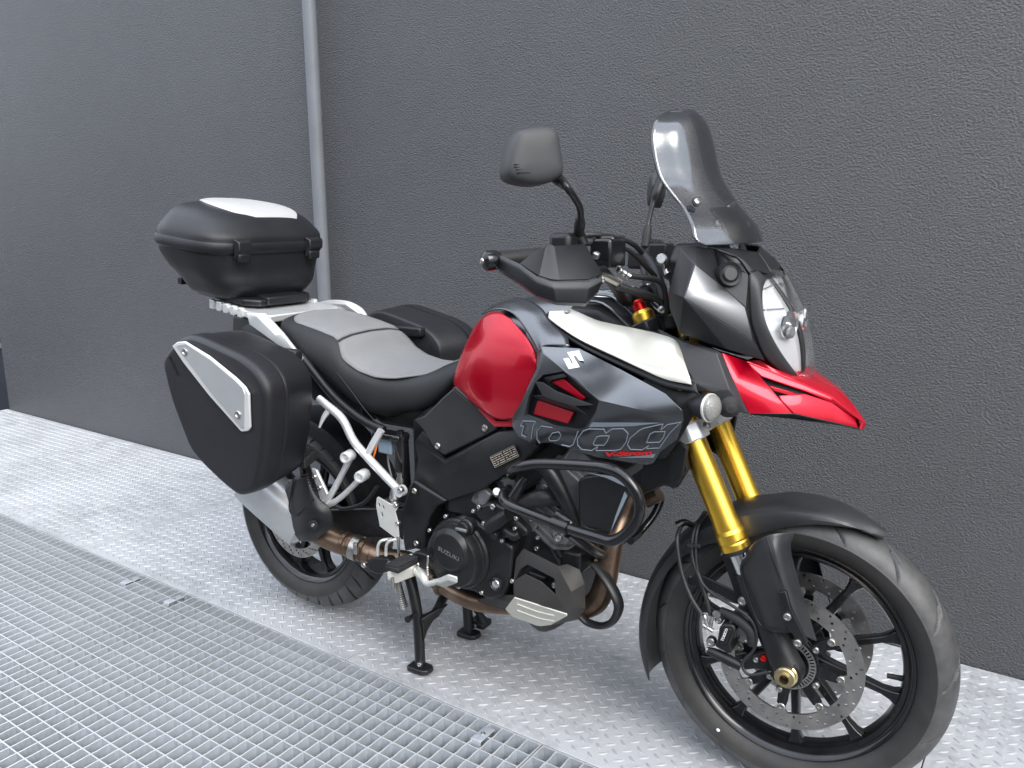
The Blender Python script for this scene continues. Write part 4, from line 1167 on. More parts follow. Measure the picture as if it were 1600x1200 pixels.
facets('vent_blade', [VP_(835, 596, .016), VP_(848, 598, .020), VP_(868, 611, .020), VP_(927, 633, .014), VP_(897, 635, .020), VP_(862, 624, .022), VP_(848, 618, .018), VP_(915, 648, .004), VP_(870, 634, .004), VP_(827, 619, .004)],
       [(0, 1, 2, 5, 6), (2, 3, 4, 5), (6, 5, 8, 9), (5, 4, 7, 8)], 'plastic_grey', bike, thick=.003, bevel=.001, both=True)
facets('vent_blade', [VP_(848, 590, .010), VP_(880, 584, .014), VP_(884, 589, .014), VP_(862, 594, .012), VP_(858, 600, .006)], [(0, 1, 2, 3, 4)], 'plastic_grey', bike, thick=.003, bevel=.001, both=True)
# lettering on the flank
side = bpy.data.objects['side_fairing']
def stroke(px, r=.0011, closed=True, material='grey_print', pl=SD):
    q = [pl(x, y, .0012) for x, y in px]
    tube('lettering', q, r, material, side, n=6, k=3 if len(px) > 4 else 1, closed=closed)
def zz(l): return [(740 + x / 4.444, 560 + y / 4.444) for x, y in l]
def straight(px, closed=True, step=3):
    # resample so that the smooth tube keeps the corners
    out_ = []
    n_ = len(px)
    for i in range(n_ if closed else n_ - 1):
        a, b_ = px[i], px[(i + 1) % n_]
        for t in (.0, .12, .5, .88): out_.append((a[0] + (b_[0] - a[0]) * t, a[1] + (b_[1] - a[1]) * t))
    if not closed: out_.append(px[-1])
    return out_
stroke(straight(zz([(720, 560), (760, 505), (800, 490), (905, 492), (918, 520), (960, 490), (1040, 488), (1072, 520), (1060, 580), (1020, 632), (980, 640), (850, 640), (862, 612), (820, 640), (750, 632), (722, 600)])))
stroke(straight(zz([(830, 590), (855, 545), (880, 538), (942, 538), (928, 575), (905, 603), (838, 603)])))
stroke(straight(zz([(1065, 600), (1090, 540), (1160, 490), (1310, 455), (1440, 442), (1340, 462), (1300, 498), (1310, 478), (1180, 482)][:0] + [(1068, 600), (1085, 555), (1150, 500), (1180, 485), (1315, 455), (1300, 497), (1345, 460), (1440, 442), (1360, 520), (1290, 622), (1200, 626), (1215, 606), (1170, 635), (1090, 632)])))
stroke(straight(zz([(1200, 585), (1225, 525), (1255, 510), (1330, 508), (1318, 548), (1290, 582)])))
PL0 = onp(pts['w9'], pts['w8'], pts['n6'], .001)
stroke(straight(zz([(725, 505), (712, 545), (690, 600), (665, 612), (610, 600)]), False), closed=False)
stroke(straight(zz([(545, 480), (470, 470), (440, 505), (440, 560), (460, 590)]), False), closed=False, pl=onp(pts['w8'], pts['b2'], pts['n6'], .0005))
stroke(straight(zz([(522, 552), (545, 520), (590, 510), (608, 530), (595, 560), (575, 572), (530, 572)])), pl=onp(pts['w8'], pts['b2'], pts['b3'], .0008))
stroke(straight(zz([(325, 470), (345, 435), (430, 437), (412, 475), (400, 560)]), False), closed=False, pl=onp(pts['w9'], pts['n6'], pts['b1'], .0015))
stroke(straight(zz([(325, 470), (348, 470), (332, 530), (362, 545)]), False), closed=False, pl=onp(pts['w9'], pts['n6'], pts['b1'], .0015))
flat_poly('decal', SD, zz([(820, 447), (1300, 448), (1110, 470), (800, 478)]), 'grey_print', t=.0006, more=.0008, both=False, parent=side, bevel=0)
flat_poly('decal', SD, zz([(1010, 690), (1250, 690), (1262, 664), (1150, 678)]), 'grey_print', t=.0006, more=.0008, both=False, parent=side, bevel=0)
ta, tb, tcc = SD(*zz([(890, 668)])[0]), SD(*zz([(1250, 652)])[0]), SD(*zz([(890, 648)])[0])
tu_ = (tb - ta).normalized(); tv_ = (tcc - ta); tv_ = (tv_ - tu_ * tv_.dot(tu_)).normalized()
tm_ = SD(*zz([(1068, 660)])[0])
text_mesh('lettering', 'V-Strom', lambda x, y, z: tm_ + tu_ * x * 2.05 + tv_ * y + SD.n * (z + .0012), .0150, 'red_print', side, shear=.3, offset=.0007)
# emblem: a stepped slanted S made of two hooks
E1 = onp(pts['v9'], pts['v2'], pts['v3'], .0008)
def ze(l): return [(850 + x / 6.667, 440 + y / 6.667) for x, y in l]
flat_poly('emblem', E1, ze([(240, 735), (365, 716), (414, 826), (366, 820), (333, 772), (304, 778), (373, 889), (258, 910), (200, 803), (256, 793), (290, 858), (302, 845)]), 'white_print', t=.0012, both=False, parent=side, bevel=0)
# cream covers on the shoulders of the tank
rows = [[(861, 485, -.128), (857, 490, -.140), (856, 497, -.152)],
        [(903, 482, -.108), (886, 497, -.146), (872, 509, -.166)],
        [(940, 501, -.125), (926, 520, -.170), (905, 530, -.190)],
        [(985, 511, -.148), (976, 548, -.202), (955, 554, -.212)],
        [(1030, 521, -.160), (1022, 565, -.218), (1005, 578, -.226)],
        [(1056, 531, -.170), (1054, 577, -.229), (1040, 593, -.236)],
        [(1064, 546, -.176), (1077, 587, -.232), (1080, 601, -.239)]]
cg = []
for r in rows:
    a, b_, c = (P(*q) for q in r)
    cg.append([a, a.lerp(b_, .5) + V(0, -.002, .003), b_, b_.lerp(c, .5), c])
patch('tank_cover', cg, 'cream', bike, n=1, nr=5, thick=.006, both=True, hint=(0, -1, 1), bevel=.0015, ang=60)
ug = [[q + V(0, .008, -.008) + (r[0] - r[-1]).normalized() * (.010 if j == 0 else (-.010 if j == 4 else 0)) for j, q in enumerate(r)] for r in cg]
ug = [[q + V(-.012, 0, 0) for q in ug[0]]] + ug + [[q + V(.010, 0, -.003) for q in ug[-1]]]
patch('cover_surround', ug, 'plastic', bike, n=3, nr=4, thick=.004, both=True, hint=(0, -1, 1), ang=50)
cb = P(887, 490, -.128) + V(0, -.002, .004)
for s in (1, -1):
    lathe('cover_screw', [(.0075, 0), (.0075, .0015), (.0055, .0015), (.0055, .0008), (0, .0008)], V(cb.x, cb.y * s, cb.z), V(0, -.5 * s, 1), 'steel', bike, n=20)
# panel under the cream cover, behind the fairing tip
facets('inner_fairing', [P(1010, 590, -.212), P(1062, 612, -.222), P(1086, 604, -.222), P(1098, 622, -.205), P(1082, 652, -.190), P(1060, 690, -.190), P(1040, 716, -.180), P(1000, 720, -.17), P(960, 640, -.20)], [(0, 1, 2, 3, 4, 5, 6, 7, 8)], 'plastic', bike, thick=.004, bevel=0, both=True)

# ------------------------------------------------------------------ seat
def seat_section(x, zt, we, ze, ws_, zs, wb, zb, crown=.012):
    h = [(0, zt), (we * .5, zt - crown * .25), (we * .85, zt - crown), (we, ze), (ws_, zs), ((ws_ + wb) / 2 + .004, (zs + zb) / 2), (wb, zb)]
    return [V(x, -a, b_) for a, b_ in h] + [V(x, a, b_) for a, b_ in reversed(h[1:])]
seat_st = [(-1.545, .985, .060, .975, .070, .965, .06, .95), (-1.525, 1.012, .105, .998, .118, .985, .11, .955), (-1.48, 1.016, .132, 1.000, .146, .982, .145, .940), (-1.42, 1.006, .142, .988, .158, .962, .158, .900),
           (-1.35, .992, .148, .970, .165, .940, .166, .855), (-1.29, .978, .150, .952, .168, .918, .168, .820), (-1.255, .955, .152, .928, .168, .900, .168, .800), (-1.225, .922, .153, .900, .168, .878, .166, .785),
           (-1.18, .900, .152, .880, .166, .862, .164, .760), (-1.12, .888, .148, .870, .164, .852, .160, .738), (-1.05, .886, .138, .872, .156, .852, .150, .760), (-.98, .894, .122, .882, .142, .860, .138, .775),
           (-.92, .918, .100, .906, .124, .882, .122, .815), (-.87, .948, .080, .934, .106, .912, .108, .872), (-.83, .985, .070, .970, .092, .950, .092, .920)]
seat = rings('seat', [seat_section(*s) for s in seat_st], 'seat_black', bike, n=5, m_=1, ang=70)
sm = seat.modifiers.new('sub', 'SUBSURF'); sm.levels = sm.render_levels = 1
# grey cover pieces: passenger pad and rider pad, lying on the foam
def pad(name, x0, x1, wf):
    xs = np.linspace(x0, x1, 34)
    T = np.array(seat_st)
    rows = []
    for x in xs:
        zt, we, ze_ = (float(np.interp(x, T[:, 0], T[:, i])) for i in (1, 2, 3))
        w = min(wf(x), we * 1.0 + .012)
        row = []
        for s in np.linspace(-1, 1, 15):
            y = w * s; a = abs(y) / we
            z = zt - .012 * .25 * min(1, a / .5) if a < .5 else (zt - .003 - .009 * (a - .5) / .35 if a < .85 else zt - .012 - (zt - .012 - ze_) * (a - .85) / .15)
            row.append(V(float(x), float(y), float(z) + .0028))
        rows.append(row)
    verts = [v for r in rows for v in r]
    return mesh(name, verts, orient(verts, gridfaces(len(rows), 15), V(0, 0, 1)), 'seat_grey', seat, ang=70, solid=.004, bevel=0)
pad('passenger_cover', -1.505, -1.275, lambda x: .128 * math.sqrt(max(.0, 1 - (max(0, (-1.43 - x)) / .078) ** 2)) + .004)
pad('rider_cover', -1.268, -.935, lambda x: .150 * math.sqrt(max(.0, 1 - (max(0, x + 1.10) / .168) ** 2.0)) + .004 - .02 * max(0, (-1.24 - x) / .03))
sb = [P(*q) for q in ((508, 610, -.171), (560, 600, -.172), (570, 640, -.170), (600, 672, -.165))]
tube('seam', [P(527, 583, -.170), P(548, 610, -.172), P(570, 640, -.171), P(590, 662, -.166)], .0014, 'seat_black', seat, n=6, k=4)

# ------------------------------------------------------------------ tail, rack, top case
def rail(pts, w, t, name, parent, material='silver_paint', both=True):
    return tube(name, pts, w, material, parent, n=12, k=5, flat=t, both=both)
# grab rails: broad cast arms on each side of the passenger seat
facets('grab_rail', [P(384, 487, -.168), P(414, 489, -.172), P(440, 519, -.184), P(471, 560, -.190), P(468, 567, -.190), P(436, 541, -.186), P(389, 507, -.172), P(402, 494, -.178), P(430, 524, -.192)],
       [(0, 1, 7), (0, 7, 6), (7, 1, 2, 8), (7, 8, 5, 6), (8, 2, 3, 4, 5)], 'silver_paint', bike, thick=.012, bevel=.004, both=True, seg=3)
# loop of the far-side rail seen over the seat
tube('grab_handle', [P(478, 486, .165), P(498, 477, .18), P(522, 473, .19), P(546, 476, .195), P(564, 486, .195), P(573, 499, .19)], [.009, .0105, .0105, .0105, .010, .008], 'silver_paint', bike, n=12, k=5)
# rack plate
rk = [V(-1.83, -.12, 1.026), V(-1.81, -.138, 1.026), V(-1.62, -.150, 1.030), V(-1.54, -.14, 1.030), V(-1.54, .14, 1.030), V(-1.62, .150, 1.030), V(-1.81, .138, 1.026), V(-1.83, .12, 1.026)]
rack = prism('luggage_rack', rk, (0, 0, -.022), 'silver_paint', bike, bevel=.004)
for i in range(5):
    x = -1.805 + i * .036
    for s in (-1, 1):
        box('rack_tooth', (x, s * (.141 + .002 * i), 1.020), (.020, .016, .030), 'silver_paint', rack, bevel=.003)
base = rings('case_base', [[V(x, y, z) for x, y in ((-1.93, -.10), (-1.89, -.135), (-1.67, -.135), (-1.63, -.10), (-1.63, .10), (-1.67, .135), (-1.89, .135), (-1.93, .10))] for z in (1.036, 1.058)], 'plastic', bike, bevel=.006)
box('latch_block', (-1.650, 0, 1.053), (.06, .16, .026), 'plastic', base, bevel=.005)
box('latch_foot', (-1.985, -.12, 1.065), (.022, .03, .024), 'plastic', base, bevel=.003)
CX, CH, CW = -1.842, .176, .250     # centre, half length, half width
def case_sec(z, sx, sy, dx=0., e=3.8):
    pts_ = []
    for i in range(40):
        a = 2 * math.pi * i / 40; c, s = math.cos(a), math.sin(a)
        r = (abs(c) ** e + abs(s) ** e) ** (-1 / e)
        pts_.append(V(CX + dx + CH * sx * r * c, CW * sy * r * s, z))
    return pts_
SEAM = 1.205
tcase = rings('top_case', [case_sec(1.050, .64, .64, .04, 3), case_sec(1.054, .72, .72, .035, 3), case_sec(1.092, .80, .80, .035), case_sec(1.13, .88, .89, .012), case_sec(1.17, .95, .955), case_sec(1.190, .97, .972), case_sec(SEAM - .006, .972, .975)], 'plastic_case', bike, n=3, ang=50)
rings('seam_band', [case_sec(SEAM - .012, .995, .998), case_sec(SEAM - .006, 1.012, 1.012), case_sec(SEAM + .014, 1.012, 1.012), case_sec(SEAM + .020, .995, .998)], 'plastic_case', tcase, ang=40)
rings('seam_gap', [case_sec(SEAM - .0155, .985, .988), case_sec(SEAM - .011, .985, .988)], 'gloss_black', tcase)
rings('lid', [case_sec(SEAM + .018, .985, .985), case_sec(SEAM + 0.0396, .965, .970, -.001), case_sec(SEAM + 0.0636, .895, .925, -.006, 3.2), case_sec(SEAM + 0.0876, .78, .85, -.016, 3.0), case_sec(SEAM + 0.1060, .62, .74, -.030, 2.8), case_sec(SEAM + 0.1156, .44, .58, -.045, 2.6), case_sec(SEAM + 0.1192, .24, .34, -.055, 2.4), case_sec(SEAM + 0.1200, .05, .05, -.055, 2.2)], 'plastic_case', tcase, n=4, ang=60)
# bright panel let into the lid
lp = []
for x, y0, y1, z in ((-1.955, -.080, .070, 1.3215), (-1.90, -.108, .100, 1.3255), (-1.845, -.125, .130, 1.3235), (-1.795, -.120, .150, 1.3150), (-1.755, -.098, .150, 1.3020), (-1.725, -.085, .125, 1.2850)):
    row = []
    for s in np.linspace(0, 1, 7): row.append(V(x, y0 + (y1 - y0) * float(s), z + .011 - .007 * abs(float(s) * 2 - 1) ** 3))
    lp.append(row)
patch('lid_panel', lp, 'plate_rim', tcase, n=4, thick=.010, hint=(0, 0, 1), bevel=.003, ang=60)
# hinges on the front face
for y in (-.142, .138):
    hx = CX + CH * 1.012 * ((1 + 0) ** 1) * (1 - .0) - .002
    hg = rings('hinge', [[V(hx - .004, y - .030, SEAM + .034), V(hx - .004, y + .030, SEAM + .034), V(hx - .004, y + .028, SEAM - .034), V(hx - .004, y - .028, SEAM - .034)], [V(hx + .014, y - .022, SEAM + .026), V(hx + .014, y + .022, SEAM + .026), V(hx + .018, y + .024, SEAM), V(hx + .018, y - .024, SEAM)][:4]], 'plastic', tcase, bevel=.003)
    box('hinge_foot', (hx + .004, y, SEAM - .022), (.022, .046, .028), 'plastic', tcase, bevel=.006)

# the rack and the case on it slope up towards the rear
_pv = V(-1.80, 0, 1.04)
_tilt = Matrix.Translation(_pv + V(0, 0, .012)) @ Matrix.Rotation(rad(7.0), 4, 'Y') @ Matrix.Translation(-_pv)
for o_ in (rack, base): o_.matrix_local = _tilt
tcase.matrix_local = Matrix.Translation(V(0, 0, .003)) @ _tilt

# ------------------------------------------------------------------ side cases
YO, YI = -.462, -.275
def pc_outline():
    pix = [(300, 523), (318, 526), (352, 541), (385, 557), (410, 578), (424, 605), (426, 640), (422, 700), (412, 750), (404, 764), (385, 772), (372, 768), (340, 740), (308, 705), (292, 668), (276, 625), (264, 580), (262, 562), (268, 548), (284, 530)]
    return [P(x, y, YO + .02) for x, y in pix]
ol = pc_outline(); cen = sum(ol, V(0, 0, 0)) / len(ol)
def sc_ring(y, s, dx=0., dz=0., kx=1.): return [V(cen.x + dx + (p.x - cen.x) * s * kx, y, cen.z + dz + (p.z - cen.z) * s) for p in ol]
for s in (1, -1):
    def mr(r): return [V(p.x, p.y * s, p.z) for p in r]
    case = rings('side_case', [mr(sc_ring(YI, .90, -.012, 0, .97)), mr(sc_ring(YI - .006, .945, -.016, 0, .96)), mr(sc_ring(YI - .03, .965, -.014, 0, .97)), mr(sc_ring(-.385, .99)), mr(sc_ring(-.398, .99))], 'plastic_case', bike, n=2, m_=3, ang=50)
    rings('lid_gap', [mr(sc_ring(-.396, .975)), mr(sc_ring(-.403, .975))], 'gloss_black', case, m_=3)
    rings('lid', [mr(sc_ring(-.401, .995)), mr(sc_ring(-.405, 1.005)), mr(sc_ring(-.440, 1.003)), mr(sc_ring(-.452, .985)), mr(sc_ring(-.4595, .945)), mr(sc_ring(-.4615, .88)), mr(sc_ring(-.462, .5)), mr(sc_ring(-.463, .1))], 'plastic_case', case, n=3, m_=3, ang=60)
    def outer(px, more=0.): 
        q = [P(x, y, -.463 - more) for x, y in px]; return [V(p.x, p.y * s, p.z) for p in q]
    pl_ = [(272, 540), (280, 534), (292, 533), (330, 556), (372, 590), (386, 604), (392, 615), (394, 668), (390, 673), (380, 674), (330, 618), (290, 567)]
    rimp = prism('plate_rim', outer(pl_), (0, -.007 * s, 0), 'plate_rim', case, bevel=.0025)
    pin = [(276, 541), (282, 538), (292, 537), (330, 562), (368, 594), (380, 606), (383, 616), (382, 668), (378, 669), (331, 614), (292, 562)]
    prism('decor_plate', outer(pin, .0072), (0, -.0022 * s, 0), 'case_plate', case, bevel=.0008)
    for q in ((289, 550), (372, 648)):
        pq = P(*q, -.4728)
        lathe('plate_screw', [(0, -.004), (.0105, -.004), (.0105, .0015), (.009, .003), (.007, .003), (.0055, .0005), (0, .0005)], V(pq.x, pq.y * s, pq.z), (0, -s, 0), 'steel', case, n=24)
    lo_ = P(272, 572, -.4618)
    if s == 1:
        tu2 = (P(281, 590, -.4618) - P(264, 555, -.4618)).normalized(); tv2 = V(0, -1, 0).cross(tu2).normalized()
        text_mesh('lettering', 'SUZUKI', lambda x, y, z: lo_ + tu2 * x + tv2 * y + V(0, -z, 0), .0155, 'gloss_black', case, depth=.0012, spacing=1.15)
    # lock and mounting hardware on the inner side
    pk = P(424, 566, -.33); box('case_lock', (pk.x, pk.y * s, pk.z - .004), (.022, .02, .014), 'plastic', case, bevel=.003)
    box('lock_pointer', (pk.x - .006, pk.y * s - .006 * s, pk.z + .0045), (.008, .004, .004), 'red_print', case, bevel=0)
    box('case_mount', (-1.36, (YI + .012) * s, .93), (.14, .03, .03), 'plastic', case, bevel=.006)

# tail panels under the seat and the case bracket
facets('tail_panel', [P(378, 512, -.16), P(400, 500, -.165), P(430, 510, -.172), P(476, 572, -.175), P(500, 600, -.170), P(520, 640, -.165), P(490, 625, -.17), P(440, 575, -.18), P(400, 545, -.175)], [(0, 1, 2, 8), (2, 3, 7, 8), (3, 4, 6, 7), (4, 5, 6)], 'plastic', bike, thick=.004, bevel=.002, both=True)
rings('tail_unit', [[V(x, y, z) for y, z in ((-w, z0), (w, z0), (w * .9, z1), (-w * .9, z1))] for x, w, z0, z1 in ((-1.20, .13, .72, .80), (-1.40, .13, .80, .90), (-1.60, .11, .88, .97), (-1.80, .085, .93, .99))], 'plastic', bike, n=3, bevel=.005, ang=50)
facets('tail_light', [V(-1.805, -.075, .985), V(-1.805, .075, .985), V(-1.795, .07, .94), V(-1.795, -.07, .94)], [(0, 1, 2, 3)], 'red_print', bike, thick=.01, bevel=.003, hint=(-1, 0, 0))
tube('seat_rail_tube', [P(470, 555, -.172), P(520, 618, -.172), P(565, 655, -.168), P(600, 672, -.160)], .012, 'plastic', bike, n=12, k=4, both=True)
# hugger over the rear tyre
hv = []
for i in range(26):
    th = rad(15 + 120 * i / 25); row = []
    for s in np.linspace(-1, 1, 11):
        a = abs(s); rr = .350 - .012 * a ** 2 - (.035 if a > .95 else 0); row.append(V(RX + rr * math.cos(th), .088 * s, RZ + rr * math.sin(th)))
    hv.append(row)
vs2 = [p for r in hv for p in r]
mesh('rear_hugger', vs2, orient(vs2, gridfaces(26, 11), V(0, 0, 1)), 'plastic', bike, solid=.003, ang=50)

# ------------------------------------------------------------------ footrest brackets, subframe tubes
YB = -.235
def pb(x, y, yy=YB): return P(x, y, yy)
br = tube('case_carrier', [pb(498, 622), pb(512, 634), pb(535, 655), pb(552, 688), pb(572, 712), pb(600, 742), pb(627, 770)], [.010, .011, .0115, .0115, .0115, .0115, .010], 'silver_paint', bike, n=16, k=5, both=True)[0]
tube('carrier_stub', [pb(515, 640, YB), pb(506, 652, YB - .01), pb(499, 668, YB - .02)], [.009, .007, .003], 'silver_paint', br, n=12, k=4)
tube('upper_stay', [pb(596, 672, YB + .02), pb(584, 692, YB + .01), pb(571, 716, YB)], [.010, .010, .009], 'silver_paint', br, n=12, k=4)
for q, r in (((546, 712), .0160), ((568, 742), .0160)):
    p_ = pb(q[0], q[1], YB - .012)
    lathe('boss', [(.0, -.012), (r * .9, -.012), (r, -.008), (r, .022), (r * .86, .026), (r * .62, .026), (r * .55, .020), (r * .30, .020), (r * .26, .024), (0, .024)], p_, (0.25, -1, 0), 'silver_paint', br, n=32)
lathe('rod_end', [(0, -.010), (.015, -.010), (.015, .010), (0, .010)], pb(626, 767), (0, -1, 0), 'silver_paint', br, n=24)
bolt(pb(625, 766, YB - .011), (0, -1, 0), .0085, br)
tube('bracket_arm', [pb(549, 712), pb(535, 740), pb(518, 772), pb(505, 788)], [.0115, .0100, .0110, .013], 'silver_paint', br, n=14, k=4, flat=.8)
tube('bracket_arm', [pb(568, 742), pb(548, 763), pb(526, 782), pb(503, 793)], [.0105, .0095, .0105, .013], 'silver_paint', br, n=14, k=4, flat=.8)
bolt(pb(499, 785, YB - .016), (0, -1, 0), .0075, br)
prism('hanger_arm', [pb(486, 731), pb(494, 735), pb(514, 778), pb(508, 790), pb(500, 782)], (0, .010, 0), 'silver_paint', br, bevel=.003)
for q in ((491, 745), (499, 762)): bolt(pb(q[0], q[1], YB - .003), (0, -1, 0), .0075, br)
peg = rings('passenger_peg', [[V(q.x + a, q.y, q.z + b_) for a, b_ in ((-.026, -.010), (.026, -.014), (.026, .012), (-.026, .016))] for q in (P(486, 708, -.210), P(466, 724, -.268))], 'rubber', bike, bevel=.004)
for i in range(6):
    q = P(486, 708, -.210).lerp(P(466, 724, -.268), (i + .5) / 6)
    box('peg_rib', (q.x, q.y, q.z + .012), (.052, .0055, .012), 'rubber', peg, bevel=.002)
tubeg = rings('peg_rubber', [[V(q.x + a, q.y, q.z + b_) for a, b_ in ((-.013, -.012), (.013, -.012), (.013, .012), (-.013, .012))] for q in (P(476, 745, -.25), P(493, 785, -.25))], 'rubber', peg, bevel=.003)
for i in range(10):
    q = P(474, 740, -.263).lerp(P(492, 785, -.263), (i + .5) / 10)
    box('peg_rib', (q.x, q.y, q.z), (.03, .006, .0035), 'rubber', peg, bevel=.0012, rot=Matrix.Rotation(-.3, 3, 'Y'))

# ------------------------------------------------------------------ frame covers
def poly(name, pix, y, depth, material, bevel=.003, both=True, parent=None):
    return prism(name, [P(px, py, y if len(q) == 0 else q[0]) for px, py, *q in pix], (0, depth, 0), material, parent or bike, bevel=bevel, both=both)
sc1 = poly('side_cover', [(646, 656), (662, 650), (690, 622), (708, 606), (742, 634), (777, 665), (776, 672), (694, 713), (678, 702), (660, 672)], -.172, .05, 'plastic_grey', bevel=.005)[0]
bolt(P(758, 669, -.1725), (0, -1, 0), .010, sc1, material='steel', kind='dome'); bolt(P(684, 697, -.1725), (0, -1, 0), .0095, sc1, material='steel')
poly('side_cover_edge', [(706, 606), (711, 605), (780, 664), (777, 669)], -.176, .05, 'plastic_grey', bevel=.002)
spar = facets('frame_cover', [P(646, 690, -.165), P(660, 672, -.166), P(694, 717, -.172), P(778, 674, -.178), P(812, 668, -.180), P(842, 698, -.190), P(806, 730, -.195), P(748, 768, -.198), P(698, 784, -.195), P(645, 752, -.190), P(652, 720, -.185), P(697, 722, -.192)],
     [(0, 1, 2, 11, 10), (2, 3, 11), (3, 4, 5, 6, 11), (11, 6, 7, 8), (10, 11, 8, 9)], 'frame_black', bike, thick=.03, bevel=.005, both=True, seg=3)[0]
piv = poly('pivot_cover', [(645, 750), (697, 783), (683, 792), (671, 810), (663, 835), (664, 861), (648, 858), (632, 862), (627, 830), (629, 790), (640, 760)], -.200, .05, 'frame_black', bevel=.006)[0]
for q in ((648, 767), (651, 849)):
    pp = P(q[0], q[1], -.201); lathe('washer', [(.006, .0), (.012, 0), (.012, .002), (.006, .002)], pp, (0, -1, 0), 'frame_black', piv, n=24); bolt(pp + V(0, -.001, 0), (0, -1, 0), .0088, piv, material='steel')
LBp = onp(P(765, 718, -.1945), P(811, 700, -.195), P(774, 733, -.196))
flat_poly('warning_label', LBp, [(764, 714), (803, 695), (812, 713), (773, 732)], 'gloss_black', t=.001, more=.0035, both=False, parent=spar, bevel=0)
random.seed(5)
for r in range(5):
    for c in range(8):
        a = (c + .5 + random.uniform(-.2, .1)) / 8.6 + .04; b_ = (r + .9) / 6.0; wd = random.uniform(.30, .48) / 8.6
        def q(u, v): 
            t0x, t0y = 764 + (803 - 764) * u, 714 + (695 - 714) * u; t1x, t1y = 773 + (812 - 773) * u, 732 + (713 - 732) * u
            return (t0x + (t1x - t0x) * v, t0y + (t1y - t0y) * v)
        flat_poly('label_line', LBp, [q(a - wd, b_ - .04), q(a + wd, b_ - .04), q(a + wd, b_ + .04), q(a - wd, b_ + .04)], 'label_print', t=.0004, more=.0045, both=False, parent=spar, bevel=0)
for l in ([(765.5, 714.2), (802.7, 696)], [(802.7, 696), (810.7, 712.7)], [(810.7, 712.7), (773.4, 730.8)], [(773.4, 730.8), (765.5, 714.2)]):
    tube('label_border', [LBp(*l[0], .0045), LBp(*l[1], .0045)], .0005, 'label_print', spar, n=5)
# dark inner structure: main frame, air box, battery tray
rings('main_frame', [[V(x, y, z) for y, z in ((-w, z0), (w, z0), (w, z1), (-w, z1))] for x, w, z0, z1 in ((-.30, .06, .86, 1.02), (-.42, .12, .78, .98), (-.60, .14, .70, .90), (-.80, .14, .60, .84), (-.95, .13, .46, .80), (-1.02, .12, .40, .76))], 'frame_black', bike, n=2, bevel=.01)
rings('rear_frame', [[V(x, y, z) for y, z in ((-w, z0), (w, z0), (w, z1), (-w, z1))] for x, w, z0, z1 in ((-.95, .10, .72, .82), (-1.15, .10, .72, .80), (-1.40, .09, .84, .90))], 'frame_black', bike, bevel=.01)
# shock absorber reservoir, its adjuster and the plug beside it
res = lathe('shock_reservoir', [(.0, -.075), (.018, -.075), (.021, -.07), (.021, .055), (.023, .058), (.023, .072), (.010, .074), (.010, .082), (0, .082)], P(628, 718, -.165), (0.02, -.05, 1), 'gloss_black', bike, n=28)
lathe('adjuster_knob', [(0, 0), (.009, 0), (.009, .012), (.006, .016), (0, .016)], P(627, 690, -.170), (0, -.2, 1), 'bolt_steel', res, n=18)
lathe('reservoir_foot', [(.012, -.03), (.014, -.012), (.010, 0), (.012, .012)], P(626, 744, -.175), (0, 0, 1), 'steel', res, n=16)
pl2 = box('wiring_plug', P(606, 694, -.165), (.05, .03, .05), 'blue_plug', bike, bevel=.005)
box('plug_cap', P(610, 680, -.170), (.10, .05, .016), 'gloss_black', pl2, bevel=.005)
tube('wire', [P(590, 690, -.18), P(585, 710, -.19), P(580, 722, -.19)], .003, 'orange_lens', pl2, n=6, k=4)
tube('wire', [P(606, 705, -.165), P(607, 725, -.17), P(612, 745, -.17)], .003, 'steel', pl2, n=6, k=4)
# rear master cylinder, heel guard, pedal rod
mc = lathe('rear_master_cylinder', [(.0, -.03), (.010, -.03), (.013, -.02), (.009, -.008), (.014, 0), (.011, .014), (.008, .026), (0, .026)], P(616, 778, -.235), (0, 0, 1), 'bolt_steel', bike, n=18)
hgf = P(600, 820, -.246)
hol = [[(592 + x, 788 + y) for x, y in ((-1, -3), (1.5, -2), (2.5, 4), (0, 3))], [(599 + x, 792 + y) for x, y in ((-1, -3), (1.5, -2), (2.5, 4), (0, 3))], [(597 + x, 803 + y) for x, y in ((-1, -3), (1.5, -2), (2.5, 5), (0, 4))]]
def p2(px, py):
    q = P(px, py, -.248); return (q.x, q.z)
plate('heel_guard', [p2(*q) for q in ((589, 778), (591, 776), (612, 788), (617, 787), (622, 792), (618, 800), (622, 815), (624, 840), (619, 841), (594, 822), (588, 790))], [[p2(*q) for q in h] for h in hol], ((0, -.248, 0), (1, 0, 0), (0, 0, 1)), .0035, 'white_metal', bike, bevel=.0008)
for q in ((618, 790), (621, 818)): bolt(P(q[0], q[1], -.2505), (0, -1, 0), .0065, mc)
tube('pedal_rod', [P(622, 838, -.25), P(623, 870, -.25), P(620, 878, -.25)], .004, 'bolt_steel', mc, n=8, k=3)
# rider peg
pegp = [P(608, 898, -.33), P(604, 890, -.33), P(646, 868, -.225), P(652, 878, -.225)]
rp = prism('rider_peg', [P(605, 894, -.335), P(606, 900, -.335), P(618, 906, -.30), P(650, 894, -.235), P(652, 884, -.232), P(640, 880, -.25)], (0, 0, -.010), 'white_metal', bike, bevel=.002)
pe_a, pe_b = P(612, 892, -.325), P(644, 875, -.235)
dirp = (pe_b - pe_a).normalized()
rub = rings('peg_rubber', [[q + V(a, 0, b_) for a, b_ in ((-.022, -.004), (.022, -.004), (.022, .010), (-.022, .010))] for q in (pe_a, pe_b)], 'rubber', rp, bevel=.003)
for i in range(9):
    q = pe_a.lerp(pe_b, (i + .5) / 9) + V(0, 0, .012)
    box('peg_rib', q, (.042, .0055, .007), 'rubber', rp, bevel=.0015, rot=Matrix.Rotation(math.atan2(dirp.y, dirp.x) - math.pi / 2, 3, 'Z'))
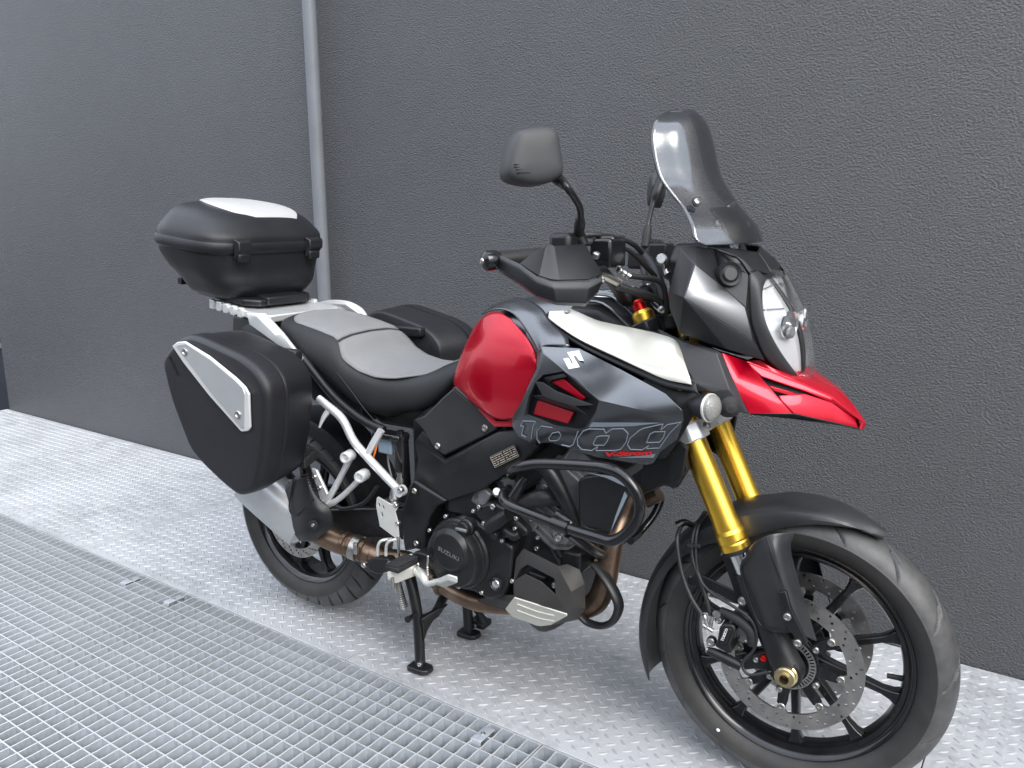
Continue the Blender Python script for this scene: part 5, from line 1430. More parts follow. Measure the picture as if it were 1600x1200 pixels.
lathe('feeler', [(0, 0), (.005, 0), (.005, .028), (0, .03)], P(613, 903, -.325), (0, 0, -1), 'steel', rp, n=12)
hol_ = poly('peg_mount', [(630, 872), (650, 862), (672, 868), (680, 880), (670, 892), (655, 888), (640, 892)], -.232, .05, 'engine_black', bevel=.004)[0]
for q in ((642, 869), (652, 882)): bolt(P(q[0], q[1], -.233), (0, -1, 0), .0075, hol_)
# brake pedal
bp_ = tube('brake_pedal', [P(652, 892, -.235), P(662, 902, -.25), P(668, 912, -.262), P(682, 909, -.275), P(690, 907, -.285)], [.013, .012, .008, .0075, .0075], 'white_metal', bike, n=12, k=5)
rings('pedal_pad', [[q + V(a, 0, b_) for a, b_ in ((-.016, -.008), (.016, -.008), (.016, .008), (-.016, .008))] for q in (P(688, 912, -.275), P(707, 904, -.325))], 'white_metal', bp_, bevel=.003)
for i in range(6):
    q = P(688, 912, -.275).lerp(P(707, 904, -.325), (i + .5) / 6) + V(.004, 0, .007)
    box('pedal_tooth', q, (.026, .004, .006), 'white_metal', bp_, bevel=.001)
tube('return_spring', [P(669, 868, -.24), P(668, 885, -.245), P(669, 900, -.25)], .003, 'steel', bp_, n=8, k=8, ridge=.5)

# ------------------------------------------------------------------ centre stand
def G0(px, py, z=0.):
    d_ = rayL(px, py); return camL + d_ * ((z - camL.z) / d_.z)
fo = G0(657, 1046, .006)
sy = fo.y
legp = [P(640, 900, sy + .02), P(646, 925, sy + .012), P(652, 960, sy + .006), P(655, 1000, sy + .002), V(fo.x, fo.y, .008)]
stand = tube('centre_stand', legp, [.017, .016, .0155, .0155, .0155], 'frame_black', bike, n=16, k=4)
def foot(s):
    b_ = V(fo.x, fo.y * s, .004)
    pts_ = [(-.034, -.022), (-.026, -.028), (.024, -.026), (.038, -.014), (.040, .012), (.028, .024), (-.024, .024), (-.036, .012)]
    rings('stand_foot', [[b_ + V(x * .92, y * .9, .0) for x, y in pts_], [b_ + V(x, y, .006) for x, y in pts_], [b_ + V(x * .95, y * .92, .016) for x, y in pts_]], 'frame_black', stand, bevel=.003)
    bolt(b_ + V(.012, -.018 * s, .03), (.3, -s, 0), .007, stand)
foot(1); foot(-1)
sl = [V(p.x, -p.y, p.z) for p in legp]
tube('stand_leg', sl, .0155, 'frame_black', stand, n=16, k=4)
xb = legp[2]
tube('stand_crossbar', [P(654, 970, sy), P(680, 958, sy * .5), V(xb.x + .02, .0, .20), V(xb.x, -sy, xb.z)], .014, 'frame_black', stand, n=14, k=5)
facets('stand_gusset', [P(659, 968, sy), P(690, 950, sy + .05), P(700, 945, sy + .08), P(680, 965, sy + .05), P(668, 985, sy + .02), P(663, 1002, sy)], [(0, 1, 3, 4, 5), (1, 2, 3)], 'frame_black', stand, thick=.006, bevel=.001)
tube('stand_peg', [P(652, 958, sy - .005), P(641, 965, sy - .03), P(637, 968, sy - .045)], [.006, .007, .010], 'frame_black', stand, n=10, k=3)
spr = []
s_a, s_b = P(620, 905, -.13), P(632, 950, -.15)
for i in range(120):
    t = i / 119; c_ = s_a.lerp(s_b, t); a = t * 14 * 2 * math.pi
    spr.append(c_ + V(math.cos(a) * .0095, math.sin(a) * .0095, 0))
tube('stand_spring', spr, .0022, 'steel', stand, n=6, k=1)
# folded side stand on the far side: its foot shows below the belly pan
ss = tube('side_stand', [V(-.80, .19, .30), V(-.70, .20, .23), V(-.60, .215, .19)], [.013, .012, .012], 'frame_black', bike, n=12, k=4)
so = P(748, 968, .15)
ss2 = tube('side_stand_leg', [P(738, 945, .12), P(748, 958, .14), P(755, 972, .155)], [.008, .010, .018], 'frame_black', ss, n=12, k=4)
box('side_stand_foot', P(750, 972, .16), (.06, .05, .022), 'frame_black', ss, bevel=.006)

# ------------------------------------------------------------------ swing arm, chain side, exhaust
sw = rings('swing_arm', [[V(x, y0 + a, z + b_) for a, b_ in ((-.016, -h), (.016, -h), (.016, h), (-.016, h))] for x, y0, z, h in ((-.98, -.115, .46, .045), (-1.20, -.122, .425, .045), (-1.42, -.128, .385, .038), (-1.60, -.128, .352, .030))], 'paint_black', bike, n=3, bevel=.006)
rings('swing_arm_beam', [[V(x, y0 + a, z + b_) for a, b_ in ((-.016, -h), (.016, -h), (.016, h), (-.016, h))] for x, y0, z, h in ((-.98, .115, .46, .045), (-1.20, .122, .425, .045), (-1.42, .128, .385, .038), (-1.60, .128, .352, .030))], 'paint_black', sw, n=3, bevel=.006)
box('swing_arm_bridge', (-1.10, 0, .46), (.10, .23, .09), 'paint_black', sw, bevel=.012)
lathe('rear_axle', [(0, -.165), (.016, -.165), (.016, .165), (0, .165)], (RX, 0, RZ), (0, 1, 0), 'steel', bike, n=24)
rc = box('rear_caliper', (RX + .105, -.10, RZ + .075), (.10, .05, .07), 'engine_black', bike, bevel=.010)
tube('rear_brake_hose', [P(590, 760, -.15), P(570, 785, -.15), P(540, 795, -.15), P(525, 790, -.14)], .006, 'hose', bike, n=10, k=4)
# exhaust: header, under-engine pipe, link pipe, silencer
hd = tube('exhaust_header', [P(990, 760, -.02), P(975, 800, -.02), P(958, 845, -.055), P(951, 880, -.065), P(945, 912, -.075), P(932, 940, -.085), P(908, 950, -.085), P(870, 945, -.08)], [.024, .025, .027, .0285, .0285, .0285, .027, .026], 'exhaust', bike, n=24, k=6)
tube('header_stub', [P(1010, 783, .0), P(1022, 776, .0), P(1030, 772, .0)], [.017, .018, .018], 'exhaust', hd, n=16, k=3)
lam = lathe('oxygen_sensor', [(0, 0), (.006, 0), (.006, .012), (.0078, .014), (.0078, .040), (.006, .042), (.0085, .044), (.0085, .054), (.0105, .056), (.0105, .068)], P(908, 872, -.055), P(942, 878, -.045) - P(908, 872, -.055), 'brass', hd, n=18)
tube('sensor_wire', [P(875, 860, -.09), P(890, 868, -.07), P(910, 873, -.055)], .003, 'hose', hd, n=8, k=4)
tube('collector_pipe', [P(870, 945, -.08), P(800, 945, -.09), P(750, 940, -.11), P(718, 928, -.115), P(690, 912, -.115), P(660, 890, -.115), P(636, 876, -.125), P(600, 872, -.150), P(580, 864, -.160)], [.025, .026, .0275, .027, .025, .025, .027, .029, .029], 'exhaust', hd, n=24, k=5)
lathe('weld_band', [(.0285, -.006), (.030, -.003), (.030, .003), (.0285, .006)], P(690, 914, -.115), P(718, 928, -.115) - P(690, 912, -.115), 'exhaust', hd, n=28)
lk = tube('link_pipe', [P(582, 866, -.160), P(560, 858, -.170), P(535, 849, -.182), P(510, 838, -.195), P(485, 822, -.205)], [.0305, .032, .033, .034, .034], 'exhaust', bike, n=28, k=5)
la, lb = P(560, 857, -.170), P(535, 847, -.182)
for t, r0 in ((-.30, .0345), (.0, .034), (.45, .0355), (.85, .035)):
    q = la.lerp(lb, t); lathe('pipe_band', [(r0 - .003, -.007), (r0, -.005), (r0, .005), (r0 - .003, .007)], q, lb - la, 'exhaust', lk, n=32)
q = la.lerp(lb, .12); lathe('pipe_clamp', [(.034, -.011), (.0375, -.011), (.0375, .011), (.034, .011)], q, lb - la, 'steel', lk, n=32)
box('clamp_screw', P(556, 857, -.208), (.014, .010, .034), 'bolt_steel', lk, bevel=.002)
# black bracket and stirrups below the link pipe
bd = poly('pipe_bracket', [(572, 878), (582, 872), (604, 872), (612, 882), (607, 893), (590, 898), (576, 892)], -.20, .03, 'engine_black', both=False, bevel=.004)
bolt(P(568, 883, -.202), (0, -1, 0), .0085, bd); bolt(P(609, 881, -.202), (0, -1, 0), .0085, bd)
for dx in (0, 13):
    tube('stirrup', [P(590 + dx, 868, -.215), P(591 + dx, 852, -.218), P(596 + dx, 845, -.215), P(604 + dx, 843, -.205), P(612 + dx, 842, -.19)], .0045, 'white_metal', bd, n=8, k=4)
# silencer
sil = []
s_f, s_r = P(470, 838, -.215), P(392, 742, -.300)
ax_s = (s_r - s_f)
def oval(c, a, b_, tw=0.):
    d_ = ax_s.normalized(); u = V(0, -1, 0) - d_ * V(0, -1, 0).dot(d_); u.normalize(); v = d_.cross(u)
    if v.z < 0: v = -v
    out_ = []
    for i in range(28):
        t = 2 * math.pi * i / 28; c_, s_ = math.cos(t), math.sin(t); e = 2.6
        r = (abs(c_) ** e + abs(s_) ** e) ** (-1 / e)
        out_.append(c + u * (a * r * c_) + v * (b_ * r * s_))
    return out_
_a, _b = P(466, 850, -.215), P(384, 776, -.250)
_d = (_b - _a).normalized(); _n = V(-_d.z, 0, _d.x); _n = _n if _n.z > 0 else -_n
ss_ = _a + _n * .070 - _d * .0; se_ = _b + _n * .070 + _d * .015
ax_s = se_ - ss_
def sl_(t): return ss_ + ax_s * t
sil = rings('silencer', [oval(sl_(-.04), .034, .036), oval(sl_(.02), .048, .060), oval(sl_(.10), .052, .072), oval(sl_(.9), .054, .074), oval(sl_(.98), .050, .068), oval(sl_(1.0), .040, .055)], 'silver', bike, n=3, ang=50)
# black heat shield on its front
hs = [[(446, 760, -.245), (462, 745, -.262), (480, 745, -.262), (492, 775, -.255)], [(445, 790, -.250), (464, 780, -.275), (484, 775, -.275), (512, 790, -.255)], [(444, 820, -.248), (470, 808, -.285), (495, 800, -.280), (520, 808, -.250)], [(447, 836, -.240), (470, 832, -.275), (495, 826, -.272), (518, 824, -.245)], [(456, 843, -.225), (475, 846, -.250), (492, 845, -.245), (505, 836, -.235)]]
shld = patch('heat_shield', [[P(*q) for q in r] for r in hs], 'plastic', bike, n=5, thick=.004, ang=60)
sq = P(490, 820, -.286); lathe('shield_grommet', [(.0, .0), (.014, .0), (.013, .004), (.008, .005), (.007, .002), (0, .002)], sq, (.25, -1, .1), 'rubber', shld, n=28)
bolt(sq + V(.001, -.003, 0), (.25, -1, .1), .006, shld, material='steel')
tube('shield_crease', [P(459, 748, -.266), P(454, 775, -.266), P(452, 795, -.272), P(460, 806, -.283), P(475, 795, -.284), P(490, 780, -.276)], .0022, 'plastic', shld, n=8, k=4)
# muffler strap with drilled edge seen below the shield
# ------------------------------------------------------------------ engine
eng = rings('engine', [[V(x, y, z) for y, z in ((-w, z0), (w, z0), (w, z1), (-w, z1))] for x, w, z0, z1 in ((-.98, .12, .37, .58), (-.90, .15, .345, .60), (-.75, .155, .325, .60), (-.62, .155, .29, .58), (-.54, .13, .29, .50))], 'engine_black', bike, n=3, bevel=.012)
# front cylinder leaning forward, rear cylinder leaning back
def cyl(name, a, b_, hw, hd, material, fins, parent):
    a, b_ = V(*a), V(*b_); d_ = (b_ - a).normalized(); u = V(0, 1, 0); v = d_.cross(u)
    r = rings(name, [[a.lerp(b_, t) + u * (hw * k_ * cx) + v * (hd * k_ * cy) for cx, cy in ((-1, -.7), (-.75, -1), (.75, -1), (1, -.7), (1, .7), (.75, 1), (-.75, 1), (-1, .7))] for t, k_ in ((0, 1), (.45, 1), (.46, 1.08), (.8, 1.08), (.82, .98), (1, .95))], material, parent, bevel=.003)
    for i in range(fins):
        c_ = a.lerp(b_, .06 + .36 * i / max(1, fins - 1))
        rings('cylinder_fin', [[c_ + d_ * h + u * (hw * 1.07 * cx) + v * (hd * 1.07 * cy) for cx, cy in ((-1, -.7), (-.75, -1), (.75, -1), (1, -.7), (1, .7), (.75, 1), (-.75, 1), (-1, .7))] for h in (-.0016, .0016)], material, parent, bevel=0)
    return r
cyl('front_cylinder', (-.60, 0, .52), (-.46, 0, .74), .150, .075, 'engine_grey', 6, eng)
cyl('rear_cylinder', (-.76, 0, .56), (-.86, 0, .80), .110, .075, 'engine_grey', 6, eng)
# clutch cover: round drum with a smaller raised disc
cc = P(715, 866, -.205)
clc = lathe('clutch_cover', [(.0, -.05), (.094, -.05), (.094, -.006), (.090, .0), (.084, .002), (.0815, .006), (.0805, .020), (.076, .030), (.066, .034), (0, .034)], cc, (0, -1, 0), 'engine_black', eng, n=72)
c2_ = P(703, 862, -.239)
lathe('clutch_disc', [(.060, -.004), (.0515, .006), (.0495, .008), (.047, .0085), (.042, .006), (0, .006)], c2_, (0, -1, 0), 'engine_black', eng, n=64)
cl0 = c2_ + V(0, -.0060, -.004)
tr = rad(-14)
text_mesh('lettering', 'SUZUKI', lambda x, y, z: cl0 + V(math.cos(tr), 0, math.sin(tr)) * x * 1.35 + V(-math.sin(tr), 0, math.cos(tr)) * y + V(0, -z, 0), .015, 'engine_grey', eng, depth=.0010)
text_rim = None
poly('crankcase_cover', [(745, 816), (760, 826), (795, 850), (801, 858), (797, 905), (786, 932), (764, 938), (740, 925), (700, 918), (672, 890), (668, 850), (690, 815), (720, 806)], -.196, .05, 'engine_black', bevel=.008, parent=eng)
for q in ((671, 829), (696, 807), (676, 905), (716, 917), (752, 926), (800, 908)):
    bolt(P(q[0], q[1], -.199), (0, -1, 0), .0060, eng, kind='dome')
for q in ((690, 815), (668, 870), (735, 921)):
    pass
oc = P(728, 824, -.215)
lathe('oil_filler_cap', [(.0, -.02), (.022, -.02), (.022, .0), (.019, .004), (.019, .014), (.0165, .018), (0, .018)], oc, (0, -1, 0), 'engine_black', eng, n=32)
box('cap_grip', (oc.x, oc.y - .020, oc.z), (.034, .008, .008), 'engine_grey', eng, bevel=.002)
sg = P(776, 912, -.200)
lathe('oil_sight_glass', [(0, -.01), (.0185, -.01), (.0185, .005), (.015, .007), (.0125, .004), (.011, .003), (0, .0045)], sg, (0, -1, 0), 'engine_black', eng, n=32)
lathe('sight_glass_lens', [(.0125, .003), (.010, .006), (0, .0075)], sg, (0, -1, 0), 'chrome', eng, n=24)
# water pump with its spigots
wp = poly('water_pump', [(738, 800), (752, 790), (760, 787), (772, 786), (790, 795), (808, 815), (822, 828), (824, 838), (806, 838), (790, 842), (775, 845), (762, 832), (750, 815)], -.205, .03, 'engine_black', bevel=.006, both=False, parent=eng)
tube('pump_body', [P(765, 824, -.215), P(778, 815, -.218), P(795, 804, -.214)], [.018, .019, .017], 'engine_black', eng, n=18, k=4)
tube('pump_spigot', [P(790, 828, -.212), P(803, 838, -.215), P(812, 835, -.21)], [.010, .012, .010], 'engine_black', eng, n=14, k=4)
for q, r in (((748, 792), .0075), ((770, 792), .0105), ((755, 818), .0075), ((804, 826), .0075), ((784, 845), .0075), ((806, 810), .0075), ((739, 799), .007)):
    bolt(P(q[0], q[1], -.210), (0, -1, 0), r * .78, eng, kind='dome')
bolt(P(774, 836, -.212), (0, -1, 0), .010, eng, material='engine_black', kind='hex')
th = P(777, 769, -.20); lathe('sensor_fitting', [(0, -.03), (.008, -.03), (.008, -.012), (.012, -.010), (.012, 0), (.009, .003), (.009, .012), (0, .012)], th, (.4, -.7, .4), 'steel', eng, n=18)
box('throttle_bracket', P(754, 776, -.17), (.045, .02, .055), 'engine_grey', eng, bevel=.003, rot=Matrix.Rotation(.5, 3, 'Y'))
box('throttle_body', P(742, 775, -.13), (.12, .10, .09), 'frame_black', eng, bevel=.012)
box('starter_housing', P(720, 785, -.14), (.07, .05, .05), 'engine_grey', eng, bevel=.01)
# coolant hoses and cables around the front cylinder
tube('coolant_hose', [P(812, 787, -.19), P(830, 782, -.19), P(850, 777, -.185), P(868, 777, -.165), P(885, 779, -.14)], [.016, .019, .0205, .0205, .020], 'hose', eng, n=18, k=7, ridge=.035)
tube('cable', [P(851, 815, -.14), P(856, 830, -.14), P(864, 850, -.14), P(876, 870, -.13)], .006, 'hose', eng, n=8, k=4)
tube('cable', [P(845, 818, -.14), P(852, 838, -.14), P(862, 860, -.14), P(872, 878, -.13)], .004, 'hose', eng, n=8, k=4)
for q, r in (((851, 761), .011), ((872, 841), .0125), ((838, 857), .008), ((830, 812), .007), ((840, 840), .007)):
    bolt(P(q[0], q[1], -.168), (0.2, -1, 0), r * .82, eng, kind='dome')
box('head_bracket', P(832, 812, -.14), (.05, .04, .03), 'engine_grey', eng, bevel=.004, rot=Matrix.Rotation(.6, 3, 'Y'))
poly('engine_hanger', [(862, 832), (880, 826), (895, 838), (884, 852), (866, 850)], -.16, .03, 'engine_grey', bevel=.003, both=False, parent=eng)
box('cover_pad', P(905, 868, -.08), (.06, .10, .06), 'engine_black', eng, bevel=.01)
# down tube of the frame
tube('down_tube', [P(846, 722, -.200), P(862, 742, -.200), P(880, 775, -.195), P(896, 806, -.180), P(905, 830, -.16)], [.0215, .0215, .018, .012, .009], 'frame_black', bike, n=16, k=4, both=True)
tube('cross_brace', [P(812, 760, -.20), P(806, 775, -.2), P(800, 790, -.2)], .013, 'frame_black', bike, n=14, k=3)
# radiator with its side shields
radx = V(-.275, 0, .70)
rad_ = rings('radiator', [[V(x, y, z) for y, z in ((-.165, .715), (.165, .715), (.165, .87), (-.165, .87))] for x in (-.315, -.275)], 'paint_black', bike, bevel=.004)
for i in range(26):
    z = .72 + i * .0057
    box('radiator_fin', (-.2735, 0, z), (.008, .32, .0022), 'paint_black', rad_, bevel=0)
shp = [(902, 752), (912, 744), (958, 738), (975, 742), (986, 765), (975, 790), (955, 833), (918, 826), (904, 812)]
rs = poly('radiator_shield', shp, -.195, .02, 'plastic', bevel=.006)[0]
SH = onp(P(902, 752, -.1955), P(986, 765, -.1955), P(955, 833, -.1955), .0008)
flat_poly('decal', SH, [(917, 738.5), (948, 747), (976, 760), (973, 752), (955, 744)], 'grey_print', t=.0006, both=False, parent=rs, bevel=0)
flat_poly('decal', SH, [(976, 768), (980, 775), (954, 831), (962, 805)], 'grey_print', t=.0006, both=False, parent=rs, bevel=0)
poly('radiator_duct', [(985, 745), (1040, 706), (1060, 690), (1074, 700), (1066, 745), (1052, 765), (1040, 758), (1000, 775), (990, 762)], -.165, .012, 'plastic', bevel=.003)
poly('radiator_bracket', [(1040, 752), (1062, 730), (1070, 712), (1074, 735), (1056, 764)], -.15, .02, 'plastic', bevel=.003)
for i in range(13):
    t = i / 12
    a = P(1046, 708 + 42 * t, -.168); b_ = P(1002 + 0 * t, 735 + 38 * t, -.168)
    tube('duct_louvre', [a, b_], .0018, 'paint_black', rs, n=6)
# ------------------------------------------------------------------ engine guard tubes
cbp = [(800, 742, -.215), (797, 736, -.265), (810, 730, -.290), (840, 725, -.300), (875, 725.5, -.312), (912, 727.5, -.322), (945, 731, -.330), (970, 741, -.332), (990, 762, -.332), (999, 787, -.330), (996, 810, -.328), (980, 832, -.325), (957, 845, -.322), (935, 840, -.320), (887, 825, -.312), (840, 807, -.300), (800, 791, -.282), (788, 782, -.268), (787, 772, -.250), (796, 764, -.225)]
cbr = tube('engine_guard', [P(*q) for q in cbp], .0122, 'gloss_black', bike, n=18, k=5)
tube('guard_front_tube', [P(1012, 772, .03), P(1025, 768, .04), P(1032, 780, .04), P(1022, 805, .02), P(1000, 832, -.02), P(985, 845, -.08)], .010, 'gloss_black', cbr, n=14, k=5)
tube('guard_brace', [P(800, 778, -.258), P(810, 762, -.25), P(820, 745, -.24)], .0105, 'gloss_black', cbr, n=14, k=3)
lathe('guard_clamp', [(.0145, -.022), (.0165, -.022), (.0165, .022), (.0145, .022)], P(877, 821, -.3095), P(887, 825, -.312) - P(840, 807, -.300), 'gloss_black', cbr, n=24)
box('clamp_lug', P(882, 811, -.303), (.05, .022, .020), 'gloss_black', cbr, bevel=.007, rot=Matrix.Rotation(.45, 3, 'Y'))
tube('guard_cross_tube', [P(888, 832, -.295), P(915, 852, -.22), P(938, 865, -.12), P(952, 862, -.02), V(P(952, 862, -.02).x, .12, P(952, 862, -.02).z + .01)], .0125, 'gloss_black', cbr, n=14, k=5)
# ------------------------------------------------------------------ belly pan
pn = dict(a=P(818, 857, -.186), b=P(872, 884, -.200), c=P(887, 881, -.178), d=P(906, 890, -.166), e=P(914, 912, -.162), f=P(915, 950, -.152), g=P(894, 950, -.196), h=P(893, 925, -.206), i=P(880, 901, -.206), j=P(866, 904, -.206), k=P(824, 882, -.198), l=P(812, 890, -.196),
          m=P(806, 872, -.190), n=P(803, 932, -.200), o=P(803, 908, -.198), p=P(820, 897, -.202), q=P(845, 909, -.208), r=P(868, 930, -.210), s=P(886, 958, -.202), t=P(845, 947, -.206), u=P(868, 976, -.165), v=P(905, 968, -.130), w=P(845, 979, -.165), x=P(789, 952, -.178), y=P(742, 938, -.12), z=P(775, 928, -.17))
kn = list(pn)
def B_(s): return tuple(kn.index(x) for x in s)
pf = [B_(s) for s in ('abijk', 'makl', 'mlon', 'bchi', 'cdeh', 'efgh', 'opqtn', 'qrst', 'rgs', 'hgrj'[:0] or 'ihgr', 'jir', 'nts' + 'w' + 'x', 'sgfvu', 'suw', 'xnzy')]
pv = [pn[k_] for k_ in kn]
pf_ = orient(pv, pf, V(0, -1, 0))
bel = mesh('belly_pan', pv, pf_, 'plastic_taupe', bike, solid=.004, bevel=.003, seg=3)
mesh('belly_pan', [V(p.x - .14, -p.y * .85, p.z) for p in pv], [tuple(reversed(f)) for f in pf_], 'plastic_taupe', bike, solid=.004, bevel=.003, seg=3)
poly('pan_recess', [(808, 878), (872, 900), (890, 945), (845, 945), (804, 925)], -.176, .004, 'paint_black', bevel=0, parent=bel, both=False)
poly('pan_slat', [(826, 893), (852, 903), (848, 907), (826, 899)], -.196, .01, 'plastic', bevel=.002, parent=bel, both=False)
bolt(P(866, 915, -.195), (0, -1, 0), .008, bel, material='steel')
pp_ = onp(P(790, 952, -.186), P(803, 934, -.204), P(886, 960, -.200), .004)
bpl = flat_poly('pan_plate', pp_, [(789, 952), (803, 934), (845, 947), (885, 960), (886, 963), (861, 977), (845, 979), (838, 978), (800, 964)], 'cream', t=.005, both=False, bevel=.002)
for dy in (0, 8):
    tube('plate_rib', [pp_(808, 944 + dy * 1.2, .0005), pp_(840, 956 + dy * 1.2, .0005), pp_(866, 962 + dy * 1.1, .0005)], .0018, 'cream', bpl, n=6, k=2)
tube('skid_loop', [P(930, 880, -.10), P(948, 905, -.11), P(962, 930, -.115), P(967, 950, -.115), P(958, 970, -.115), P(940, 978, -.115), P(918, 972, -.115), P(905, 960, -.12)], .017, 'plastic', bike, n=14, k=5, flat=.5)
rings('belly_floor', [[V(x, y, z) for y, z in ((-w, z0_ + .05), (-w * .7, z0_), (w * .7, z0_), (w, z0_ + .05), (w, z0_ + .10), (-w, z0_ + .10))] for x, w, z0_ in ((-.555, .10, .27), (-.59, .12, .24), (-.63, .13, .225), (-.68, .12, .245))], 'plastic', bike, n=2, bevel=.006)
box('dark_filler', (-.575, 0, .42), (.10, .20, .24), 'engine_black', eng, bevel=.02)

# ------------------------------------------------------------------ handlebar and controls
hbp = [P(778, 406, -.415), P(820, 402, -.36), P(870, 398, -.30), P(910, 400, -.25), P(950, 432, -.17), P(975, 470, -.10), V(-.405, -.05, 1.118)]
hbL = [V(-.405, .05, 1.118), V(-.425, .10, 1.130), P(1010, 440, .16), P(1008, 400, .24), P(1030, 385, .30), V(-.54, .36, 1.215), V(-.572, .42, 1.212)]
hbar = tube('handlebar', hbp + hbL, .0115, 'paint_black', bike, n=16, k=6)
for s in (-1, 1):
    a, b_ = (hbp[0], hbp[2]) if s == -1 else (hbL[-1], hbL[-3])
    tube('grip', [a.lerp(b_, .02), a.lerp(b_, .3), a.lerp(b_, .7), a.lerp(b_, .95)], [.0165, .0165, .0165, .0175], 'rubber', hbar, n=20, k=9, ridge=.05)
    d_ = (a - b_).normalized()
    lathe('bar_end', [(0, .034), (.010, .034), (.0145, .032), (.0195, .028), (.0205, .022), (.0205, .004), (.018, .0), (.012, -.006), (0, -.006)][::-1], a, d_, 'gloss_black', hbar, n=28)
    bolt(a + d_ * .034, d_, .007, hbar, material='steel')
box('bar_end_tab', hbp[0] + V(.004, .004, -.0185), (.014, .016, .004), 'red_anodised', hbar, bevel=.001)
for s in (-1, 1):
    lathe('bar_clamp', [(0, -.018), (.022, -.018), (.022, .018), (0, .018)], V(-.405, s * .045, 1.112), (0, 1, 0), 'frame_black', hbar, n=20)
    bolt(V(-.405, s * .045, 1.134), (0, 0, 1), .006, hbar)
# hand guards
def guard(s):
    if s == -1:
        up = [P(780, 398, -.428), P(812, 412, -.440), P(838, 432, -.448), P(862, 440, -.440), P(920, 440, -.385), P(942, 432, -.345)]
        lo_ = [P(779, 420, -.430), P(806, 437, -.442), P(838, 462, -.448), P(868, 472, -.440), P(917, 474, -.390), P(936, 455, -.350)]
        in_ = [P(779, 424, -.405), P(810, 444, -.405), P(842, 468, -.405), P(870, 477, -.395), P(914, 479, -.355), P(930, 462, -.33)]
        sh = [(812, 411), (836, 392), (858, 381), (914, 381), (942, 428), (920, 436), (862, 436), (838, 428)]
        shy = [-.436, -.40, -.375, -.315, -.335, -.378, -.432, -.442]
        shv = [P(x, y, yy) for (x, y), yy in zip(sh, shy)]
        m1, m2 = P(866, 384, -.385), P(875, 437, -.430)
    else: return
    return up, lo_, in_, shv, m1, m2
up, lo_, in_, shv, m1, m2 = guard(-1)
def reflect_bar(p):
    # the same part on the other grip: mirrored in the steered plane of the bar
    q = MSi @ p; return MS @ V(q.x, -q.y, q.z)
for s in (-1, 1):
    f_ = (lambda p: p) if s == -1 else reflect_bar
    U, L_, N_, S_ = [f_(p) for p in up], [f_(p) for p in lo_], [f_(p) for p in in_], [f_(p) for p in shv]
    kx = len(U)
    MID = [u.lerp(l, .30) + V(.004, .004 * s, 0) for u, l in zip(U, L_)]
    hg = facets('hand_guard', MID + L_ + N_, [(i, i + 1, kx + i + 1, kx + i) for i in range(kx - 1)] + [(kx + i, kx + i + 1, 2 * kx + i + 1, 2 * kx + i) for i in range(kx - 1)], 'plastic', bike, thick=.004, bevel=.002, hint=(.3, s, 0))
    facets('guard_edge', U + MID, [(i, i + 1, kx + i + 1, kx + i) for i in range(kx - 1)], 'mirror_shell', hg, thick=.004, bevel=.001, hint=(.3, s, .6))
    M1, M2 = f_(m1), f_(m2)
    facets('guard_shield', S_ + [M1, M2, f_(P(852, 386, -.382)), f_(P(842, 430, -.444))], [(0, 1, 10, 11, 7), (1, 2, 10), (8, 3, 4, 5, 9)], 'plastic', hg, thick=.004, bevel=.002, hint=(.5, s, .3))
    facets('guard_stripe', [S_[2], M1, M2, S_[6], f_(P(842, 430, -.444)), f_(P(852, 386, -.382))], [(0, 1, 2, 3, 4, 5)], 'mirror_shell', hg, thick=.004, bevel=.001, hint=(.5, s, .3))
    tube('guard_stay', [f_(P(940, 440, -.335)), f_(P(928, 420, -.29)), f_(P(918, 412, -.26))], .006, 'frame_black', hg, n=10, k=3)
    bolt(f_(P(941, 437, -.345)), (.8, s * .5, 0), .006, hg, material='steel')
# right-hand switch cube, throttle cables, master cylinder, mirror
box('switch_housing', P(885, 385, -.285), (.05, .065, .055), 'plastic', hbar, bevel=.010)
mcy = box('front_master_cylinder', P(950, 395, -.21), (.05, .075, .06), 'gloss_black', hbar, bevel=.006)
box('reservoir_box', P(950, 386, -.20), (.055, .06, .048), 'gloss_black', hbar, bevel=.006)
tube('clutch_reservoir_clamp', [P(905, 372, -.27), P(910, 382, -.265)], .014, 'frame_black', hbar, n=16)
tube('throttle_cable', [P(885, 375, -.28), P(905, 368, -.26), P(940, 367, -.22), P(968, 372, -.16), P(990, 382, -.11), P(1003, 395, -.07)], [.008, .008, .0048, .0048, .006, .006], 'hose', hbar, n=10, k=5)
tube('throttle_cable', [P(888, 380, -.28), P(918, 378, -.25), P(950, 379, -.20), P(980, 390, -.14), P(1003, 410, -.09), P(1024, 432, -.05)], [.009, .009, .005, .005, .006, .006], 'hose', hbar, n=10, k=5)
tube('brake_hose', [P(985, 431, -.16), P(1000, 433, -.14), P(1022, 436, -.11), P(1036, 446, -.09), P(1040, 470, -.08), P(1038, 500, -.07)], .0062, 'hose', hbar, n=10, k=5)
lathe('hose_fitting', [(0, 0), (.006, 0), (.008, .004), (.008, .010), (.0055, .012), (.0075, .016), (.0075, .022), (.0055, .024), (.0075, .028), (.0075, .034), (0, .036)], P(964, 420, -.17), P(982, 431, -.16) - P(964, 420, -.17), 'bolt_steel', hbar, n=12)
tube('wiring_loom', [P(966, 447, -.18), P(990, 455, -.15), P(1012, 461, -.12), P(1030, 470, -.09), P(1036, 480, -.07)], [.009, .0085, .008, .007, .007], 'hose', hbar, n=12, k=4)
tube('bar_tube_bright', [P(930, 425, -.235), P(948, 432, -.205), P(968, 442, -.175)], .0095, 'steel', hbar, n=14, k=3)
for q in ((962, 408, -.19), (932, 397, -.25)): bolt(P(*q), (.3, -.4, .8), .008, hbar)
